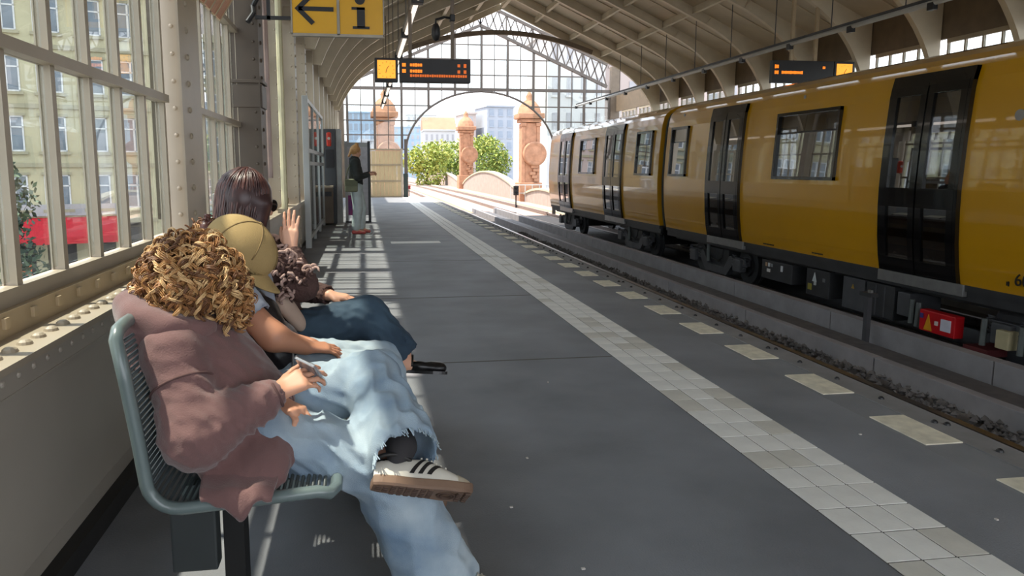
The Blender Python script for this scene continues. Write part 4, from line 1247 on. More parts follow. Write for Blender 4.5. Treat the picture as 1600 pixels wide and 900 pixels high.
for y in (2.15, 2.8, 3.45):
    bl(MB().tube([(p[0] - 0.006, y, p[1] - 0.010) for p in prof], 0.007, 6).build('support_bar', M_rod, bench, smooth=True))
loop = [(p[0], BY0, p[1]) for p in prof] + [(-0.592, BY0 + 0.03, 0.862), (-0.593, BY0 + 0.09, 0.868)] + [(-0.593, BY1 - 0.09, 0.868), (-0.592, BY1 - 0.03, 0.862)] + [(p[0], BY1, p[1]) for p in prof[::-1]] + [(-0.085, BY1 - 0.04, 0.428), (-0.085, BY0 + 0.04, 0.428)]
bl(MB().tube(loop, 0.0165, 10, closed=True).build('tube_frame', M_bench, bench, smooth=True))
for y in (2.02, 3.55):
    bl(MB().box(-0.50, -0.14, y - 0.03, y + 0.03, 0.36, 0.40).build('seat_beam', M_bench, bench))
    bl(MB().cbox((-0.455, y - 0.09, 0.285), (0.115, 0.06, 0.17), 0.006).build('bracket_box', mat('bench_dark', (52, 57, 58), 0.45), bench))
    bl(MB().box(-0.40, -0.345, y - 0.02, y + 0.06, 0.0, 0.38).build('leg', M_rub, bench))
    bl(MB().box(-0.44, -0.30, y - 0.06, y + 0.10, 0.0, 0.012).build('foot_plate', M_rub, bench))
bl(MB().box(-0.395, -0.35, 2.02, 3.55, 0.33, 0.37).build('long_beam', M_rub, bench))
# ================================================================== PEOPLE: smooth-blended surfaces
class Sdf:
    """Blend of tapered capsules and ellipsoids, meshed with surface nets into one continuous skin."""
    def __init__(self, k=0.02):
        self.pr = []; self.k = k; self.post = []
    def cone(self, a, b, ra, rb, k=None, flat=None, op='u', fold=None):
        a = np.array(a, float); b = np.array(b, float); r = max(ra, rb)
        self.pr.append(('c', a, b, ra, rb, k, flat, op, np.minimum(a, b) - r, np.maximum(a, b) + r, fold)); return self
    def ell(self, c, r, k=None, rot=None, op='u'):
        c = np.array(c, float); r = np.array(r, float); m = r.max()
        R = None if rot is None else np.array(rot, float)
        self.pr.append(('e', c, r, R, None, k, None, op, c - m, c + m, None)); return self
    def chain(self, pts, rs, **kw):
        for i in range(len(pts) - 1): self.cone(pts[i], pts[i + 1], rs[i], rs[i + 1], **kw)
        return self
    def _d(self, p, X, Y, Z):
        if p[0] == 'c':
            a, b = p[1], p[2]; ba = b - a; L2 = float(ba @ ba) + 1e-12
            px, py, pz = X - a[0], Y - a[1], Z - a[2]
            t = np.clip((px * ba[0] + py * ba[1] + pz * ba[2]) / L2, 0, 1)
            qx, qy, qz = px - t * ba[0], py - t * ba[1], pz - t * ba[2]
            if p[6] is not None:
                n, s = p[6]; n = np.array(n, float); n /= np.linalg.norm(n)
                dn = qx * n[0] + qy * n[1] + qz * n[2]
                e = dn * (1.0 / s - 1.0)
                qx = qx + e * n[0]; qy = qy + e * n[1]; qz = qz + e * n[2]
            rr = p[3] + (p[4] - p[3]) * t
            d = np.sqrt(qx * qx + qy * qy + qz * qz) - rr
            if p[10] is not None: d = d + p[10](X, Y, Z, t)
            return d
        c, r, R = p[1], p[2], p[3]
        x, y, z = X - c[0], Y - c[1], Z - c[2]
        if R is not None:
            x, y, z = (x * R[0][0] + y * R[0][1] + z * R[0][2], x * R[1][0] + y * R[1][1] + z * R[1][2], x * R[2][0] + y * R[2][1] + z * R[2][2])
        k0 = np.sqrt((x / r[0]) ** 2 + (y / r[1]) ** 2 + (z / r[2]) ** 2)
        k1 = np.sqrt((x / r[0] ** 2) ** 2 + (y / r[1] ** 2) ** 2 + (z / r[2] ** 2) ** 2) + 1e-9
        return k0 * (k0 - 1.0) / k1
    def mesh(self, name, mats, h=0.006, smooth=1, matfn=None):
        us = [p for p in self.pr if p[7] == 'u']
        lo = np.min([p[8] for p in us], 0) - 4 * h - 0.01; hi = np.max([p[9] for p in us], 0) + 4 * h + 0.01
        n = np.ceil((hi - lo) / h).astype(int) + 1
        ax = [lo[i] + h * np.arange(n[i]) for i in range(3)]
        D = np.full(n, 0.25, np.float32)
        for p in self.pr:
            k = self.k if p[5] is None else p[5]
            m = k + 3 * h + 0.012
            i0 = np.maximum(np.floor((p[8] - m - lo) / h).astype(int), 0); i1 = np.minimum(np.ceil((p[9] + m - lo) / h).astype(int) + 1, n)
            if (i1 <= i0).any(): continue
            sl = tuple(slice(i0[q], i1[q]) for q in range(3))
            X = ax[0][sl[0]][:, None, None]; Y = ax[1][sl[1]][None, :, None]; Z = ax[2][sl[2]][None, None, :]
            d = self._d(p, X, Y, Z).astype(np.float32); A = D[sl]
            if p[7] == 'u':
                hh = np.maximum(k - np.abs(A - d), 0) / max(k, 1e-6)
                D[sl] = np.minimum(A, d) - hh * hh * k * 0.25
            else:
                hh = np.maximum(k - np.abs(A + d), 0) / max(k, 1e-6)
                D[sl] = np.maximum(A, -d) + hh * hh * k * 0.25
        X, Y, Z = ax[0][:, None, None], ax[1][None, :, None], ax[2][None, None, :]
        for f in self.post:
            near = np.abs(D) < 0.06
            idx = np.nonzero(near)
            D[near] += f(ax[0][idx[0]], ax[1][idx[1]], ax[2][idx[2]]).astype(np.float32)
        D[0], D[-1] = 1, 1; D[:, 0], D[:, -1] = 1, 1; D[:, :, 0], D[:, :, -1] = 1, 1
        S = D < 0
        c = S[:-1, :-1, :-1].astype(np.int8)
        cnt = sum(S[a:n[0] - 1 + a, b:n[1] - 1 + b, e:n[2] - 1 + e].astype(np.int8) for a in (0, 1) for b in (0, 1) for e in (0, 1))
        mix = (cnt > 0) & (cnt < 8)
        I, J, K = np.nonzero(mix)
        idm = np.full(mix.shape, -1, np.int32); idm[I, J, K] = np.arange(len(I))
        acc = np.zeros((len(I), 3)); num = np.zeros(len(I))
        corners = [(a, b, e) for a in (0, 1) for b in (0, 1) for e in (0, 1)]
        for q in corners:
            for axis in range(3):
                if q[axis] == 1: continue
                r = list(q); r[axis] = 1
                d0 = D[I + q[0], J + q[1], K + q[2]]; d1 = D[I + r[0], J + r[1], K + r[2]]
                cr = (d0 < 0) != (d1 < 0)
                t = np.where(cr, d0 / np.where(np.abs(d0 - d1) < 1e-9, 1e-9, d0 - d1), 0)
                pos = np.array(q, float)[None, :].repeat(len(I), 0); pos[:, axis] += t
                acc += np.where(cr[:, None], pos, 0); num += cr
        V = lo + h * (np.stack([I, J, K], 1) + acc / num[:, None])
        F = []
        for axis in range(3):
            o = [(1, 2), (2, 0), (0, 1)][axis]
            sh = [slice(1, -1)] * 3; sh[axis] = slice(0, -1)
            sA = S[tuple(sh)]
            sh2 = list(sh); sh2[axis] = slice(1, None); sB = S[tuple(sh2)]
            e = np.nonzero(sA != sB)
            base = [e[0] + (0 if axis == 0 else 1), e[1] + (0 if axis == 1 else 1), e[2] + (0 if axis == 2 else 1)]
            q = []
            for (du, dv) in ((-1, -1), (0, -1), (0, 0), (-1, 0)):
                g = [b.copy() for b in base]; g[o[0]] = g[o[0]] + du; g[o[1]] = g[o[1]] + dv
                q.append(idm[g[0], g[1], g[2]])
            q = np.stack(q, 1); fl = sB[e]
            q[fl] = q[fl][:, ::-1]
            F.append(q)
        F = np.concatenate(F); F = F[(F >= 0).all(1)]
        for _ in range(smooth):
            A = np.zeros_like(V); N = np.zeros(len(V))
            for a in range(4):
                b = (a + 1) % 4
                np.add.at(A, F[:, a], V[F[:, b]]); np.add.at(N, F[:, a], 1)
                np.add.at(A, F[:, b], V[F[:, a]]); np.add.at(N, F[:, b], 1)
            V = V * 0.5 + 0.5 * A / np.maximum(N, 1)[:, None]
        me = bpy.data.meshes.new(name)
        me.vertices.add(len(V)); me.vertices.foreach_set('co', V.astype(np.float32).ravel())
        me.loops.add(len(F) * 4); me.loops.foreach_set('vertex_index', F.astype(np.int32).ravel())
        me.polygons.add(len(F)); me.polygons.foreach_set('loop_start', np.arange(0, len(F) * 4, 4, dtype=np.int32))
        try: me.polygons.foreach_set('loop_total', np.full(len(F), 4, np.int32))
        except Exception: pass
        me.polygons.foreach_set('use_smooth', np.ones(len(F), bool))
        for m in (mats if isinstance(mats, (list, tuple)) else [mats]): me.materials.append(m)
        if matfn is not None:
            me.polygons.foreach_set('material_index', matfn(V[F].mean(1)).astype(np.int32))
        me.update(calc_edges=True); me.validate()
        return me

def v3(*a): return np.array(a, float)
def unit(a): a = np.array(a, float); return a / np.linalg.norm(a)

def wrinkle(seed, amp, freq, direction=None, squash=0.25, n=5):
    """cloth relief: sums of warped waves, mostly across `direction`"""
    r = np.random.RandomState(seed)
    ks = []
    for _ in range(n):
        kdir = r.normal(size=3)
        if direction is not None:
            d = unit(direction); kdir = kdir * squash + d * r.choice([-1, 1])
        ks.append((unit(kdir) * freq * r.uniform(0.6, 1.5), r.uniform(0, 6.28), r.normal(size=3) * freq * 0.35, r.uniform(0, 6.28)))
    def f(X, Y, Z, t=None):
        s = 0
        for k, ph, kw, pw in ks:
            w = 0.9 * np.sin(X * kw[0] + Y * kw[1] + Z * kw[2] + pw)
            s = s + np.sqrt(np.sin(0.5 * (X * k[0] + Y * k[1] + Z * k[2] + ph) + w) ** 2 + 0.03)
        return amp * (s / n - 0.6) * 2.0
    return f

def hand(S, wrist, fwd, back, thumb_side, curl=(0.5, 0.5, 0.5, 0.5), s=1.0, thumb=(0.7, 0.5), spread=0.10, tcurl=0.4, rscale=1.0):
    """palm and five jointed fingers; fwd wrist->knuckles, back = back of the hand, thumb_side lateral towards the thumb"""
    f = unit(fwd); b = np.array(back, float); b = unit(b - f * (b @ f)); l = np.cross(f, b)
    if l @ np.array(thumb_side, float) < 0: l = -l
    w = np.array(wrist, float)
    pal = 0.088 * s
    offs = [0.030, 0.010, -0.010, -0.028]
    for i, o in enumerate(offs):
        S.cone(w + l * o * 0.45 * s, w + f * (pal - abs(o) * 0.25 * s) + l * o * s, 0.0155 * s, 0.0125 * s, k=0.012)
    L = [(0.044, 0.026, 0.021), (0.049, 0.030, 0.022), (0.045, 0.028, 0.021), (0.035, 0.021, 0.018)]
    for i, o in enumerate(offs):
        p = w + f * (pal - abs(o) * 0.25 * s) + l * o * s
        a = 0.0
        sd = l * (spread * (1.5 - i))
        d0 = unit(f + sd)
        r = 0.0092 * s * rscale * (0.9 if i == 3 else 1)
        for j, ln in enumerate(L[i]):
            a += curl[i] * (0.75, 1.0, 0.7)[j]
            d = d0 * math.cos(a) - b * math.sin(a)
            q = p + d * ln * s
            S.cone(p, q, r, r * 0.9, k=0.004)
            p = q; r *= 0.9
    p = w + f * 0.022 * s + l * 0.026 * s - b * 0.006 * s
    d = unit(f * thumb[0] + l * 0.75 - b * thumb[1] * 0.6)
    S.cone(w + f * 0.012 * s + l * 0.012 * s, p + d * 0.03 * s, 0.016 * s, 0.0125 * s, k=0.012)
    p = p + d * 0.03 * s; r = 0.0108 * s
    for ln in (0.034, 0.026):
        d = unit(d * math.cos(tcurl) + (f - l * 0.5 - b * 0.25) * math.sin(tcurl))
        q = p + d * ln * s; S.cone(p, q, r, r * 0.88, k=0.004); p = q; r *= 0.88

def head(S, c, fwd, up, s=1.0):
    """skull, jaw, nose, ears, lips; returns local axes (fwd, left, up)"""
    f = unit(fwd); u = np.array(up, float); u = unit(u - f * (u @ f)); l = np.cross(u, f)
    c = np.array(c, float); R = np.stack([f, l, u])
    P = lambda a, b, e: c + (f * a + l * b + u * e) * s
    S.ell(P(-0.012, 0, 0.028), np.array([0.096, 0.076, 0.090]) * s, k=0.02, rot=R)
    S.ell(P(0.028, 0, -0.03), np.array([0.064, 0.058, 0.080]) * s, k=0.03, rot=R)
    S.ell(P(0.060, 0, -0.092), np.array([0.024, 0.028, 0.022]) * s, k=0.03, rot=R)
    S.cone(P(0.082, 0, 0.008), P(0.104, 0, -0.030), 0.009 * s, 0.0135 * s, k=0.014)
    for q in (-1, 1):
        S.ell(P(0.098, q * 0.010, -0.036), np.array([0.009, 0.009, 0.007]) * s, k=0.01, rot=R)
        S.ell(P(0.074, q * 0.032, 0.024), np.array([0.014, 0.022, 0.009]) * s, k=0.014, rot=R)
        S.ell(P(0.062, q * 0.042, -0.022), np.array([0.022, 0.018, 0.018]) * s, k=0.02, rot=R)
        S.ell(P(0.092, q * 0.032, 0.004), np.array([0.012, 0.016, 0.010]) * s, k=0.012, rot=R, op='s')
        S.ell(P(-0.008, q * 0.078, -0.012), np.array([0.018, 0.008, 0.030]) * s, k=0.008, rot=R)
    S.ell(P(0.086, 0, -0.060), np.array([0.010, 0.022, 0.0055]) * s, k=0.008, rot=R)
    S.ell(P(0.083, 0, -0.071), np.array([0.010, 0.019, 0.006]) * s, k=0.008, rot=R)
    return f, l, u, P

def eyes(parent, P, s, f, u):
    em = mat('eye_white', (226, 222, 216), 0.2); im_ = mat('eye_dark', (40, 28, 22), 0.2)
    for q in (-1, 1):
        MB().lathe([(0.001, -0.0115 * s)] + [(0.0115 * s * math.cos(a), 0.0115 * s * math.sin(a)) for a in np.linspace(-1.4, 1.4, 7)] + [(0.001, 0.0115 * s)], n=12).build('eye', em, parent, smooth=True, loc=tuple(P(0.074, q * 0.032, 0.004)))
        MB().lathe([(0.001, -0.006 * s)] + [(0.006 * s * math.cos(a), 0.006 * s * math.sin(a)) for a in np.linspace(-1.4, 1.4, 5)] + [(0.001, 0.006 * s)], n=10).build('iris', im_, parent, smooth=True, loc=tuple(P(0.0815, q * 0.032, 0.004)))

def obj_of(name, me, parent=None):
    o = bpy.data.objects.new(name, me); COL.objects.link(o)
    if parent: o.parent = parent
    return o
def rel(o, root):
    """child built in world coordinates"""
    o.parent = root; o.matrix_parent_inverse = Matrix.Translation(-Vector(root.location)); return o
def WB(mb, name, m, root, smooth=False, angle=None):
    return rel(mb.build(name, m, None, smooth, angle=angle), root)
def WS(S, name, m, root, h=0.006, smooth=1, matfn=None):
    return rel(obj_of(name, S.mesh(name, m, h, smooth, matfn)), root)

def shoe_frame(heel, toe_dir, up_dir):
    x = Vector(toe_dir).normalized(); z = Vector(up_dir); z = (z - x * z.dot(x)).normalized(); y = z.cross(x)
    return Matrix(((x.x, y.x, z.x, heel[0]), (x.y, y.y, z.y, heel[1]), (x.z, y.z, z.z, heel[2]), (0, 0, 0, 1)))
SW = [(0.0, 0.022), (0.02, 0.030), (0.06, 0.034), (0.11, 0.033), (0.16, 0.040), (0.20, 0.045), (0.235, 0.041), (0.26, 0.028), (0.27, 0.010)]
def sole_w(x): return float(np.interp(x, [p[0] for p in SW], [p[1] for p in SW]))
def sneaker(M4, root, L, m_up, m_sole, m_str, m_toe):
    """low trainer: gum sole, leather upper, three stripes, laces, toe guard"""
    k = L / 0.27
    def X(p): return tuple(M4 @ (Vector(p) * k))
    b = MB(); n = 26
    outl = [(0.27 * (1 - math.cos(math.pi * i / n)) / 2) for i in range(n + 1)]
    ring = [(x, sole_w(x) + 0.004) for x in outl] + [(x, -sole_w(x) - 0.004) for x in outl[::-1][1:-1]]
    m_ = len(ring)
    lay = [(0.90, 0.0), (1.0, 0.006), (1.0, 0.022), (0.97, 0.026)]
    vs = []
    for sc, z in lay:
        for (x, y) in ring: vs.append(X((0.135 + (x - 0.135) * (0.985 if sc < 1 else 1), y * sc, z + 0.010 * max(0, (x - 0.22) / 0.05) ** 2)))
    fs = [tuple(range(m_))]
    for a in range(len(lay) - 1):
        for i in range(m_): fs.append((a * m_ + i, a * m_ + (i + 1) % m_, (a + 1) * m_ + (i + 1) % m_, (a + 1) * m_ + i))
    fs.append(tuple((len(lay) - 1) * m_ + i for i in range(m_ - 1, -1, -1)))
    b._add(vs, fs); so = WB(b, 'shoe_sole', m_sole, root)
    # tread: pivot ring and rows of studs under the sole
    tr = MB()
    for i in range(13):
        for j in range(5):
            x = 0.018 + i * 0.0195; y = (j - 2) * 0.0135
            if abs(y) > sole_w(x) * 0.84 or (0.17 < x < 0.225 and abs(y) < 0.03): continue
            c = Vector((x, y, 0))
            tr._add([X(c + Vector(q)) for q in ((-0.007, -0.004, 0.002), (0.007, -0.004, 0.002), (0.007, 0.004, 0.002), (-0.007, 0.004, 0.002), (-0.006, -0.003, -0.003), (0.006, -0.003, -0.003), (0.006, 0.003, -0.003), (-0.006, 0.003, -0.003))], [(4, 5, 6, 7), (0, 1, 5, 4), (1, 2, 6, 5), (2, 3, 7, 6), (3, 0, 4, 7)])
    for r_ in (0.024, 0.014): tr.tube([X((0.198 + r_ * math.cos(a), r_ * math.sin(a), -0.0005)) for a in np.linspace(0, 6.28, 20)[:-1]], 0.0025, 5, closed=True)
    stuff(WB(tr, 'tread', mat('tread_brown', (88, 68, 57), 0.8), so))
    # upper
    top = [(0.0, 0.066), (0.02, 0.076), (0.06, 0.074), (0.10, 0.086), (0.14, 0.088), (0.18, 0.070), (0.22, 0.054), (0.25, 0.045), (0.268, 0.032)]
    def hz(x): return float(np.interp(x, [p[0] for p in top], [p[1] for p in top]))
    def upf(u, v):
        x = 0.001 + 0.266 * u; a = math.pi * v
        w = sole_w(x) * 1.0; H = hz(x) - 0.02
        ca = math.cos(a); sa = math.sin(a)
        opening = 1.0
        if 0.0 <= x < 0.10: pinch = 0.70
        else: pinch = 0.70 + 0.2 * min(1, (x - 0.10) / 0.1)
        y = w * np.sign(ca) * abs(ca) ** 0.7 * (1 - (1 - pinch) * sa)
        return X((x, y, 0.020 + H * sa ** 0.75))
    up = MB().grid(upf, 34, 18)
    upo = WB(up, 'shoe_upper', m_up, root, True)
    def on(x, v, off=0.0015):
        p = Vector(upf((x - 0.001) / 0.266, v)); q = Vector(upf((x - 0.001) / 0.266, v + 0.01)); r_ = Vector(upf((x + 0.004 - 0.001) / 0.266, v))
        nn = (q - p).cross(r_ - p); nn = nn.normalized() if nn.length > 1e-9 else Vector((0, 0, 1))
        c = Vector(X((x, 0, 0.03)))
        if nn.dot(p - c) < 0: nn = -nn
        return p + nn * off * k
    for v0, v1 in ((0.06, 0.36), (0.94, 0.64)):
        for i in range(3):
            xa = 0.098 + i * 0.023; s = MB()
            N = 6; vs = []
            for j in range(N + 1):
                t = j / N; v = v0 + (v1 - v0) * t; xx = xa + 0.034 * t
                vs.append(tuple(on(xx - 0.006, v))); vs.append(tuple(on(xx + 0.006, v)))
            s._add(vs, [(2 * j, 2 * j + 1, 2 * j + 3, 2 * j + 2) for j in range(N)])
            WB(s, 'stripe', m_str, upo)
    tg = MB()
    vs = []
    for i in range(5):
        for j in range(13):
            vs.append(tuple(on(0.222 + 0.010 * i, 0.04 + 0.92 * j / 12, 0.0012)))
    tg._add(vs, [(i * 13 + j, i * 13 + j + 1, (i + 1) * 13 + j + 1, (i + 1) * 13 + j) for i in range(4) for j in range(12)])
    WB(tg, 'toe_guard', m_toe, upo, True)
    for i in range(6):
        x = 0.125 + i * 0.013
        WB(MB().tube([on(x, 0.40, 0.003), on(x + 0.003, 0.5, 0.006), on(x, 0.60, 0.003)], 0.0026 * k, 6), 'lace', m_up, upo, True)
    col = [X((0.052 + 0.050 * math.cos(a), 0.026 * math.sin(a), 0.080 - 0.006 * math.cos(2 * a))) for a in np.linspace(0, 6.283, 21)[:-1]]
    WB(MB().tube(col, 0.006 * k, 8, closed=True), 'collar', m_str, upo, True)
    ht = MB(); vs = []
    for i in range(4):
        for j in range(7): vs.append(tuple(on(0.003 + 0.008 * i, 0.3 + 0.4 * j / 6, 0.0015)))
    ht._add(vs, [(i * 7 + j, i * 7 + j + 1, (i + 1) * 7 + j + 1, (i + 1) * 7 + j) for i in range(3) for j in range(6)])
    WB(ht, 'heel_tab', m_str, upo, True)

def curls(rng, roots, gravity, n_turn, length, rad, tube_r, b, mats_n, pts_n=20, sides=5, sag=0.5, bundle=1):
    """helical locks: roots = [(point, outward normal)]"""
    for (p, nrm) in roots:
        p = Vector(p); nrm = Vector(nrm).normalized()
        L = length * rng.uniform(0.6, 1.2); R = rad * rng.uniform(0.7, 1.25); T = n_turn * rng.uniform(0.7, 1.2); ph = rng.uniform(0, 6.28); hand_ = rng.choice((-1, 1))
        axis = []
        d = nrm.copy(); q = p.copy()
        for i in range(pts_n):
            axis.append(q.copy())
            d = (d + Vector(gravity) * sag * (i / pts_n) + Vector((rng.gauss(0, 1), rng.gauss(0, 1), rng.gauss(0, 1))) * 0.06).normalized()
            q = q + d * (L / pts_n)
        b.cur = rng.randrange(mats_n)
        for bi in range(bundle):
          path = []; dph = (bi - (bundle - 1) / 2) * 0.42; dr = 1 + rng.uniform(-0.16, 0.16) * (bundle > 1)
          for i, a in enumerate(axis):
              dd = (axis[min(i + 1, pts_n - 1)] - axis[max(i - 1, 0)]).normalized()
              s = dd.orthogonal().normalized() if i == 0 else (prev - dd * prev.dot(dd)).normalized()
              prev = s; t = dd.cross(s); an = ph + dph + hand_ * T * 6.283 * i / (pts_n - 1); g = min(1, 0.3 + i / 5) * dr
              path.append(a + (s * math.cos(an) + t * math.sin(an)) * R * g)
          b.tube(path, [tube_r * (0.75 + 0.5 * math.sin(math.pi * min(0.93, (i + 1) / pts_n))) for i in range(pts_n)], sides)
    b.cur = 0
# ================================================================== PEOPLE
SK1 = mat('skin_a', (206, 152, 124), 0.5, var=0.06, scale=14)
SK2 = mat('skin_b', (190, 134, 106), 0.5, var=0.06, scale=14)
SK3 = mat('skin_c', (222, 170, 142), 0.5, var=0.06, scale=14)
C_hood = mat('hoodie_mauve', (116, 85, 83), 0.95, var=0.10, scale=9, bump=0.25, bscale=260, sheen=0.3)
C_hoodd = mat('hoodie_rib', (98, 72, 70), 0.95, var=0.1, scale=9, bump=0.4, bscale=200, stretch=(6, 6, 1))
C_jean = mat('light_denim', (116, 140, 164), 0.9, var=0.0, scale=5.5, rgb2=(182, 196, 204), bump=0.3, bscale=420)
C_jean2 = mat('pale_denim', (138, 160, 180), 0.9, var=0.0, scale=6, rgb2=(186, 198, 204), bump=0.3, bscale=420)
C_navy = mat('dark_denim', (38, 56, 74), 0.85, var=0.0, scale=7, rgb2=(64, 86, 104), bump=0.3, bscale=420)
C_vest = mat('black_leather', (34, 30, 34), 0.4, var=0.3, scale=12, bump=0.2, bscale=60)
C_tee = mat('grey_blue_tee', (146, 152, 166), 0.9, var=0.08, scale=10)
C_jack = mat('brown_fleece', (82, 60, 56), 0.95, var=0.2, scale=16, bump=0.8, bscale=90)
C_cap = mat('khaki_canvas', (172, 146, 98), 0.9, var=0.06, scale=8, bump=0.25, bscale=300)
C_capd = mat('khaki_seam', (128, 106, 70), 0.9)
C_white = mat('shoe_leather', (214, 208, 196), 0.5, var=0.05, scale=12)
C_gum = mat('gum_sole', (124, 98, 80), 0.6, var=0.12, scale=14)
C_bstr = mat('shoe_black', (34, 32, 32), 0.5)
C_toe = mat('shoe_suede', (178, 166, 146), 0.9)
C_bshoe = mat('black_shoe', (20, 19, 20), 0.3, var=0.1, scale=8)
C_sock = mat('dark_sock', (52, 50, 52), 0.95)
H_a = mat('hair_gold', (196, 148, 94), 0.45, var=0.18, scale=40)
H_b = mat('hair_honey', (168, 118, 72), 0.45, var=0.18, scale=40)
H_c = mat('hair_light', (224, 186, 134), 0.45, var=0.15, scale=40)
H_d = mat('hair_brown', (116, 78, 50), 0.5, var=0.2, scale=40)
H_e = mat('hair_dark', (62, 40, 40), 0.35, var=0.2, scale=30)
H_f = mat('hair_chestnut', (92, 58, 52), 0.35, var=0.2, scale=30)

def ell_roots(rng, c, R, rad, n, zmin=-1.0, cond=None):
    out = []
    while len(out) < n:
        d = np.array([rng.gauss(0, 1) for _ in range(3)]); d /= np.linalg.norm(d)
        if cond and not cond(d): continue
        p = np.array(c) + (d * np.array(rad)) @ np.array(R)
        nn = (d / np.array(rad)) @ np.array(R)
        out.append((p, nn))
    return out

# ------------------------------------------------------------------ person in the mauve hoodie
p1 = empty('person', (-0.36, 2.11, 0.0))
tag(p1, 'person with curly golden hair in a mauve hoodie, legs crossed, looking down at a phone', 'person', 'people sitting on the bench')
C1 = v3(-0.470, 2.10, 0.925)
B = Sdf(0.03)
f1, l1, u1, P1 = head(B, C1, (0.70, -0.12, -0.70), (0.70, 0, 0.70), 0.86)
B.chain([(-0.32, 2.11, 0.55), (-0.42, 2.11, 0.70), (-0.48, 2.11, 0.80)], [0.105, 0.11, 0.09], flat=((1, 0, 0.3), 0.75))
B.cone((-0.505, 2.11, 0.82), tuple(C1 + v3(-0.02, 0, -0.03)), 0.052, 0.05)
RS, RE, RW = v3(-0.495, 1.965, 0.775), v3(-0.430, 1.872, 0.580), v3(-0.235, 1.935, 0.664)
LS, LE, LW = v3(-0.460, 2.265, 0.785), v3(-0.38, 2.33, 0.600), v3(-0.240, 2.035, 0.603)
for S_, E_, W_ in ((RS, RE, RW), (LS, LE, LW)):
    B.chain([(-0.49, 2.11, 0.78), S_, E_, W_], [0.06, 0.05, 0.038, 0.025])
hand(B, RW, (0.80, 0.22, 0.36), (-0.35, -0.70, 0.62), (-0.2, 0.4, 0.9), (0.42, 0.5, 0.62, 0.7), 0.86, (0.9, 0.4), tcurl=0.2)
hand(B, LW, (0.66, -0.60, -0.10), (0.30, -0.15, 0.9), (0.9, 0.4, 0.1), (0.75, 0.85, 0.9, 0.95), 0.82, (0.8, 0.5), spread=0.02)
RH, RK, RA = v3(-0.31, 2.03, 0.535), v3(0.050, 1.985, 0.425), v3(0.185, 2.035, 0.085)
LH, LK, LA = v3(-0.31, 2.20, 0.545), v3(0.010, 2.205, 0.605), v3(0.085, 1.945, 0.505)
B.chain([(-0.36, 2.11, 0.54), RH, RK, RA], [0.09, 0.075, 0.052, 0.036])
B.chain([(-0.36, 2.11, 0.54), LH, LK, LA], [0.09, 0.075, 0.052, 0.036])
B.cone(tuple(RA), tuple(RA + v3(0.0, 0, -0.04)), 0.034, 0.028); B.cone(tuple(RA + v3(0.0, 0, -0.045)), tuple(RA + v3(0.13, -0.03, -0.056)), 0.022, 0.012)
shoe_L = shoe_frame((0.004, 1.852, 0.424), (0.975, 0.02, -0.19), (0.10, 0.67, 0.73))
B.cone(tuple(LA), tuple(shoe_L @ Vector((0.058, 0, 0.046))), 0.030, 0.014, k=0.01); B.cone(tuple(shoe_L @ Vector((0.058, 0, 0.044))), tuple(shoe_L @ Vector((0.19, 0, 0.036))), 0.013, 0.010, k=0.01)
b1 = WS(B, 'body', SK1, p1, 0.0046)
eyes(p1, P1, 0.86, f1, u1)
for o in p1.children:
    if o.name.startswith(('eye', 'iris')): o.matrix_parent_inverse = Matrix.Translation(-Vector(p1.location))
# hoodie
H = Sdf(0.035)
H.chain([(-0.315, 2.11, 0.545), (-0.375, 2.11, 0.63), (-0.450, 2.11, 0.74), (-0.490, 2.11, 0.805)], [0.160, 0.168, 0.162, 0.12], flat=((1, 0, 0.45), 0.70), fold=wrinkle(3, 0.008, 130, (0.5, 0.3, 1), 0.25, 3))
for S_, E_, W_, sd_ in ((RS, RE, RW, 5), (LS, LE, LW, 6)):
    ax_ = E_ - S_
    H.cone((S_ + v3(0, 2.11 - S_[1], 0.03) * 0.45), S_, 0.075, 0.075)
    H.cone(S_, E_, 0.076, 0.082, fold=wrinkle(sd_, 0.007, 120, ax_, 0.8, 3))
    d_ = unit(W_ - E_)
    H.cone(E_, W_ - d_ * 0.045, 0.082, 0.056, fold=wrinkle(sd_ + 10, 0.009, 150, d_, 0.7, 3))
    H.cone(W_ - d_ * 0.045, W_ - d_ * 0.004, 0.042, 0.036, k=0.012)
    H.cone(W_ - d_ * 0.004, W_ + d_ * 0.05, 0.027, 0.024, k=0.006, op='s')
# neckband
for i in range(9):
    a0 = 0.35 + i * (2 * math.pi - 0.7) / 9; a1 = 0.35 + (i + 1) * (2 * math.pi - 0.7) / 9
    q = lambda a: v3(-0.510 + 0.088 * math.cos(a), 2.11 + 0.095 * math.sin(a), 0.838 - 0.040 * math.cos(a))
    H.cone(q(a0), q(a1), 0.030, 0.030, k=0.025)
H.ell((-0.485, 2.11, 0.90), (0.062, 0.066, 0.07), k=0.02, op='s')
# loose hem flaring over the near edge of the seat
H.cone((-0.40, 1.965, 0.52), (-0.26, 1.935, 0.500), 0.080, 0.072, k=0.05, flat=((0.1, -0.6, 0.8), 0.62), fold=wrinkle(8, 0.009, 150, (1, 0.3, 0), 0.4))
H.cone((-0.37, 1.885, 0.470), (-0.255, 1.870, 0.475), 0.052, 0.050, k=0.04, flat=((0.1, -0.8, 0.6), 0.50), fold=wrinkle(9, 0.008, 170, (1, 0.1, 0), 0.3))
H.post.append(wrinkle(21, 0.0015, 140))
ho = WS(H, 'hoodie', C_hood, p1, 0.006)
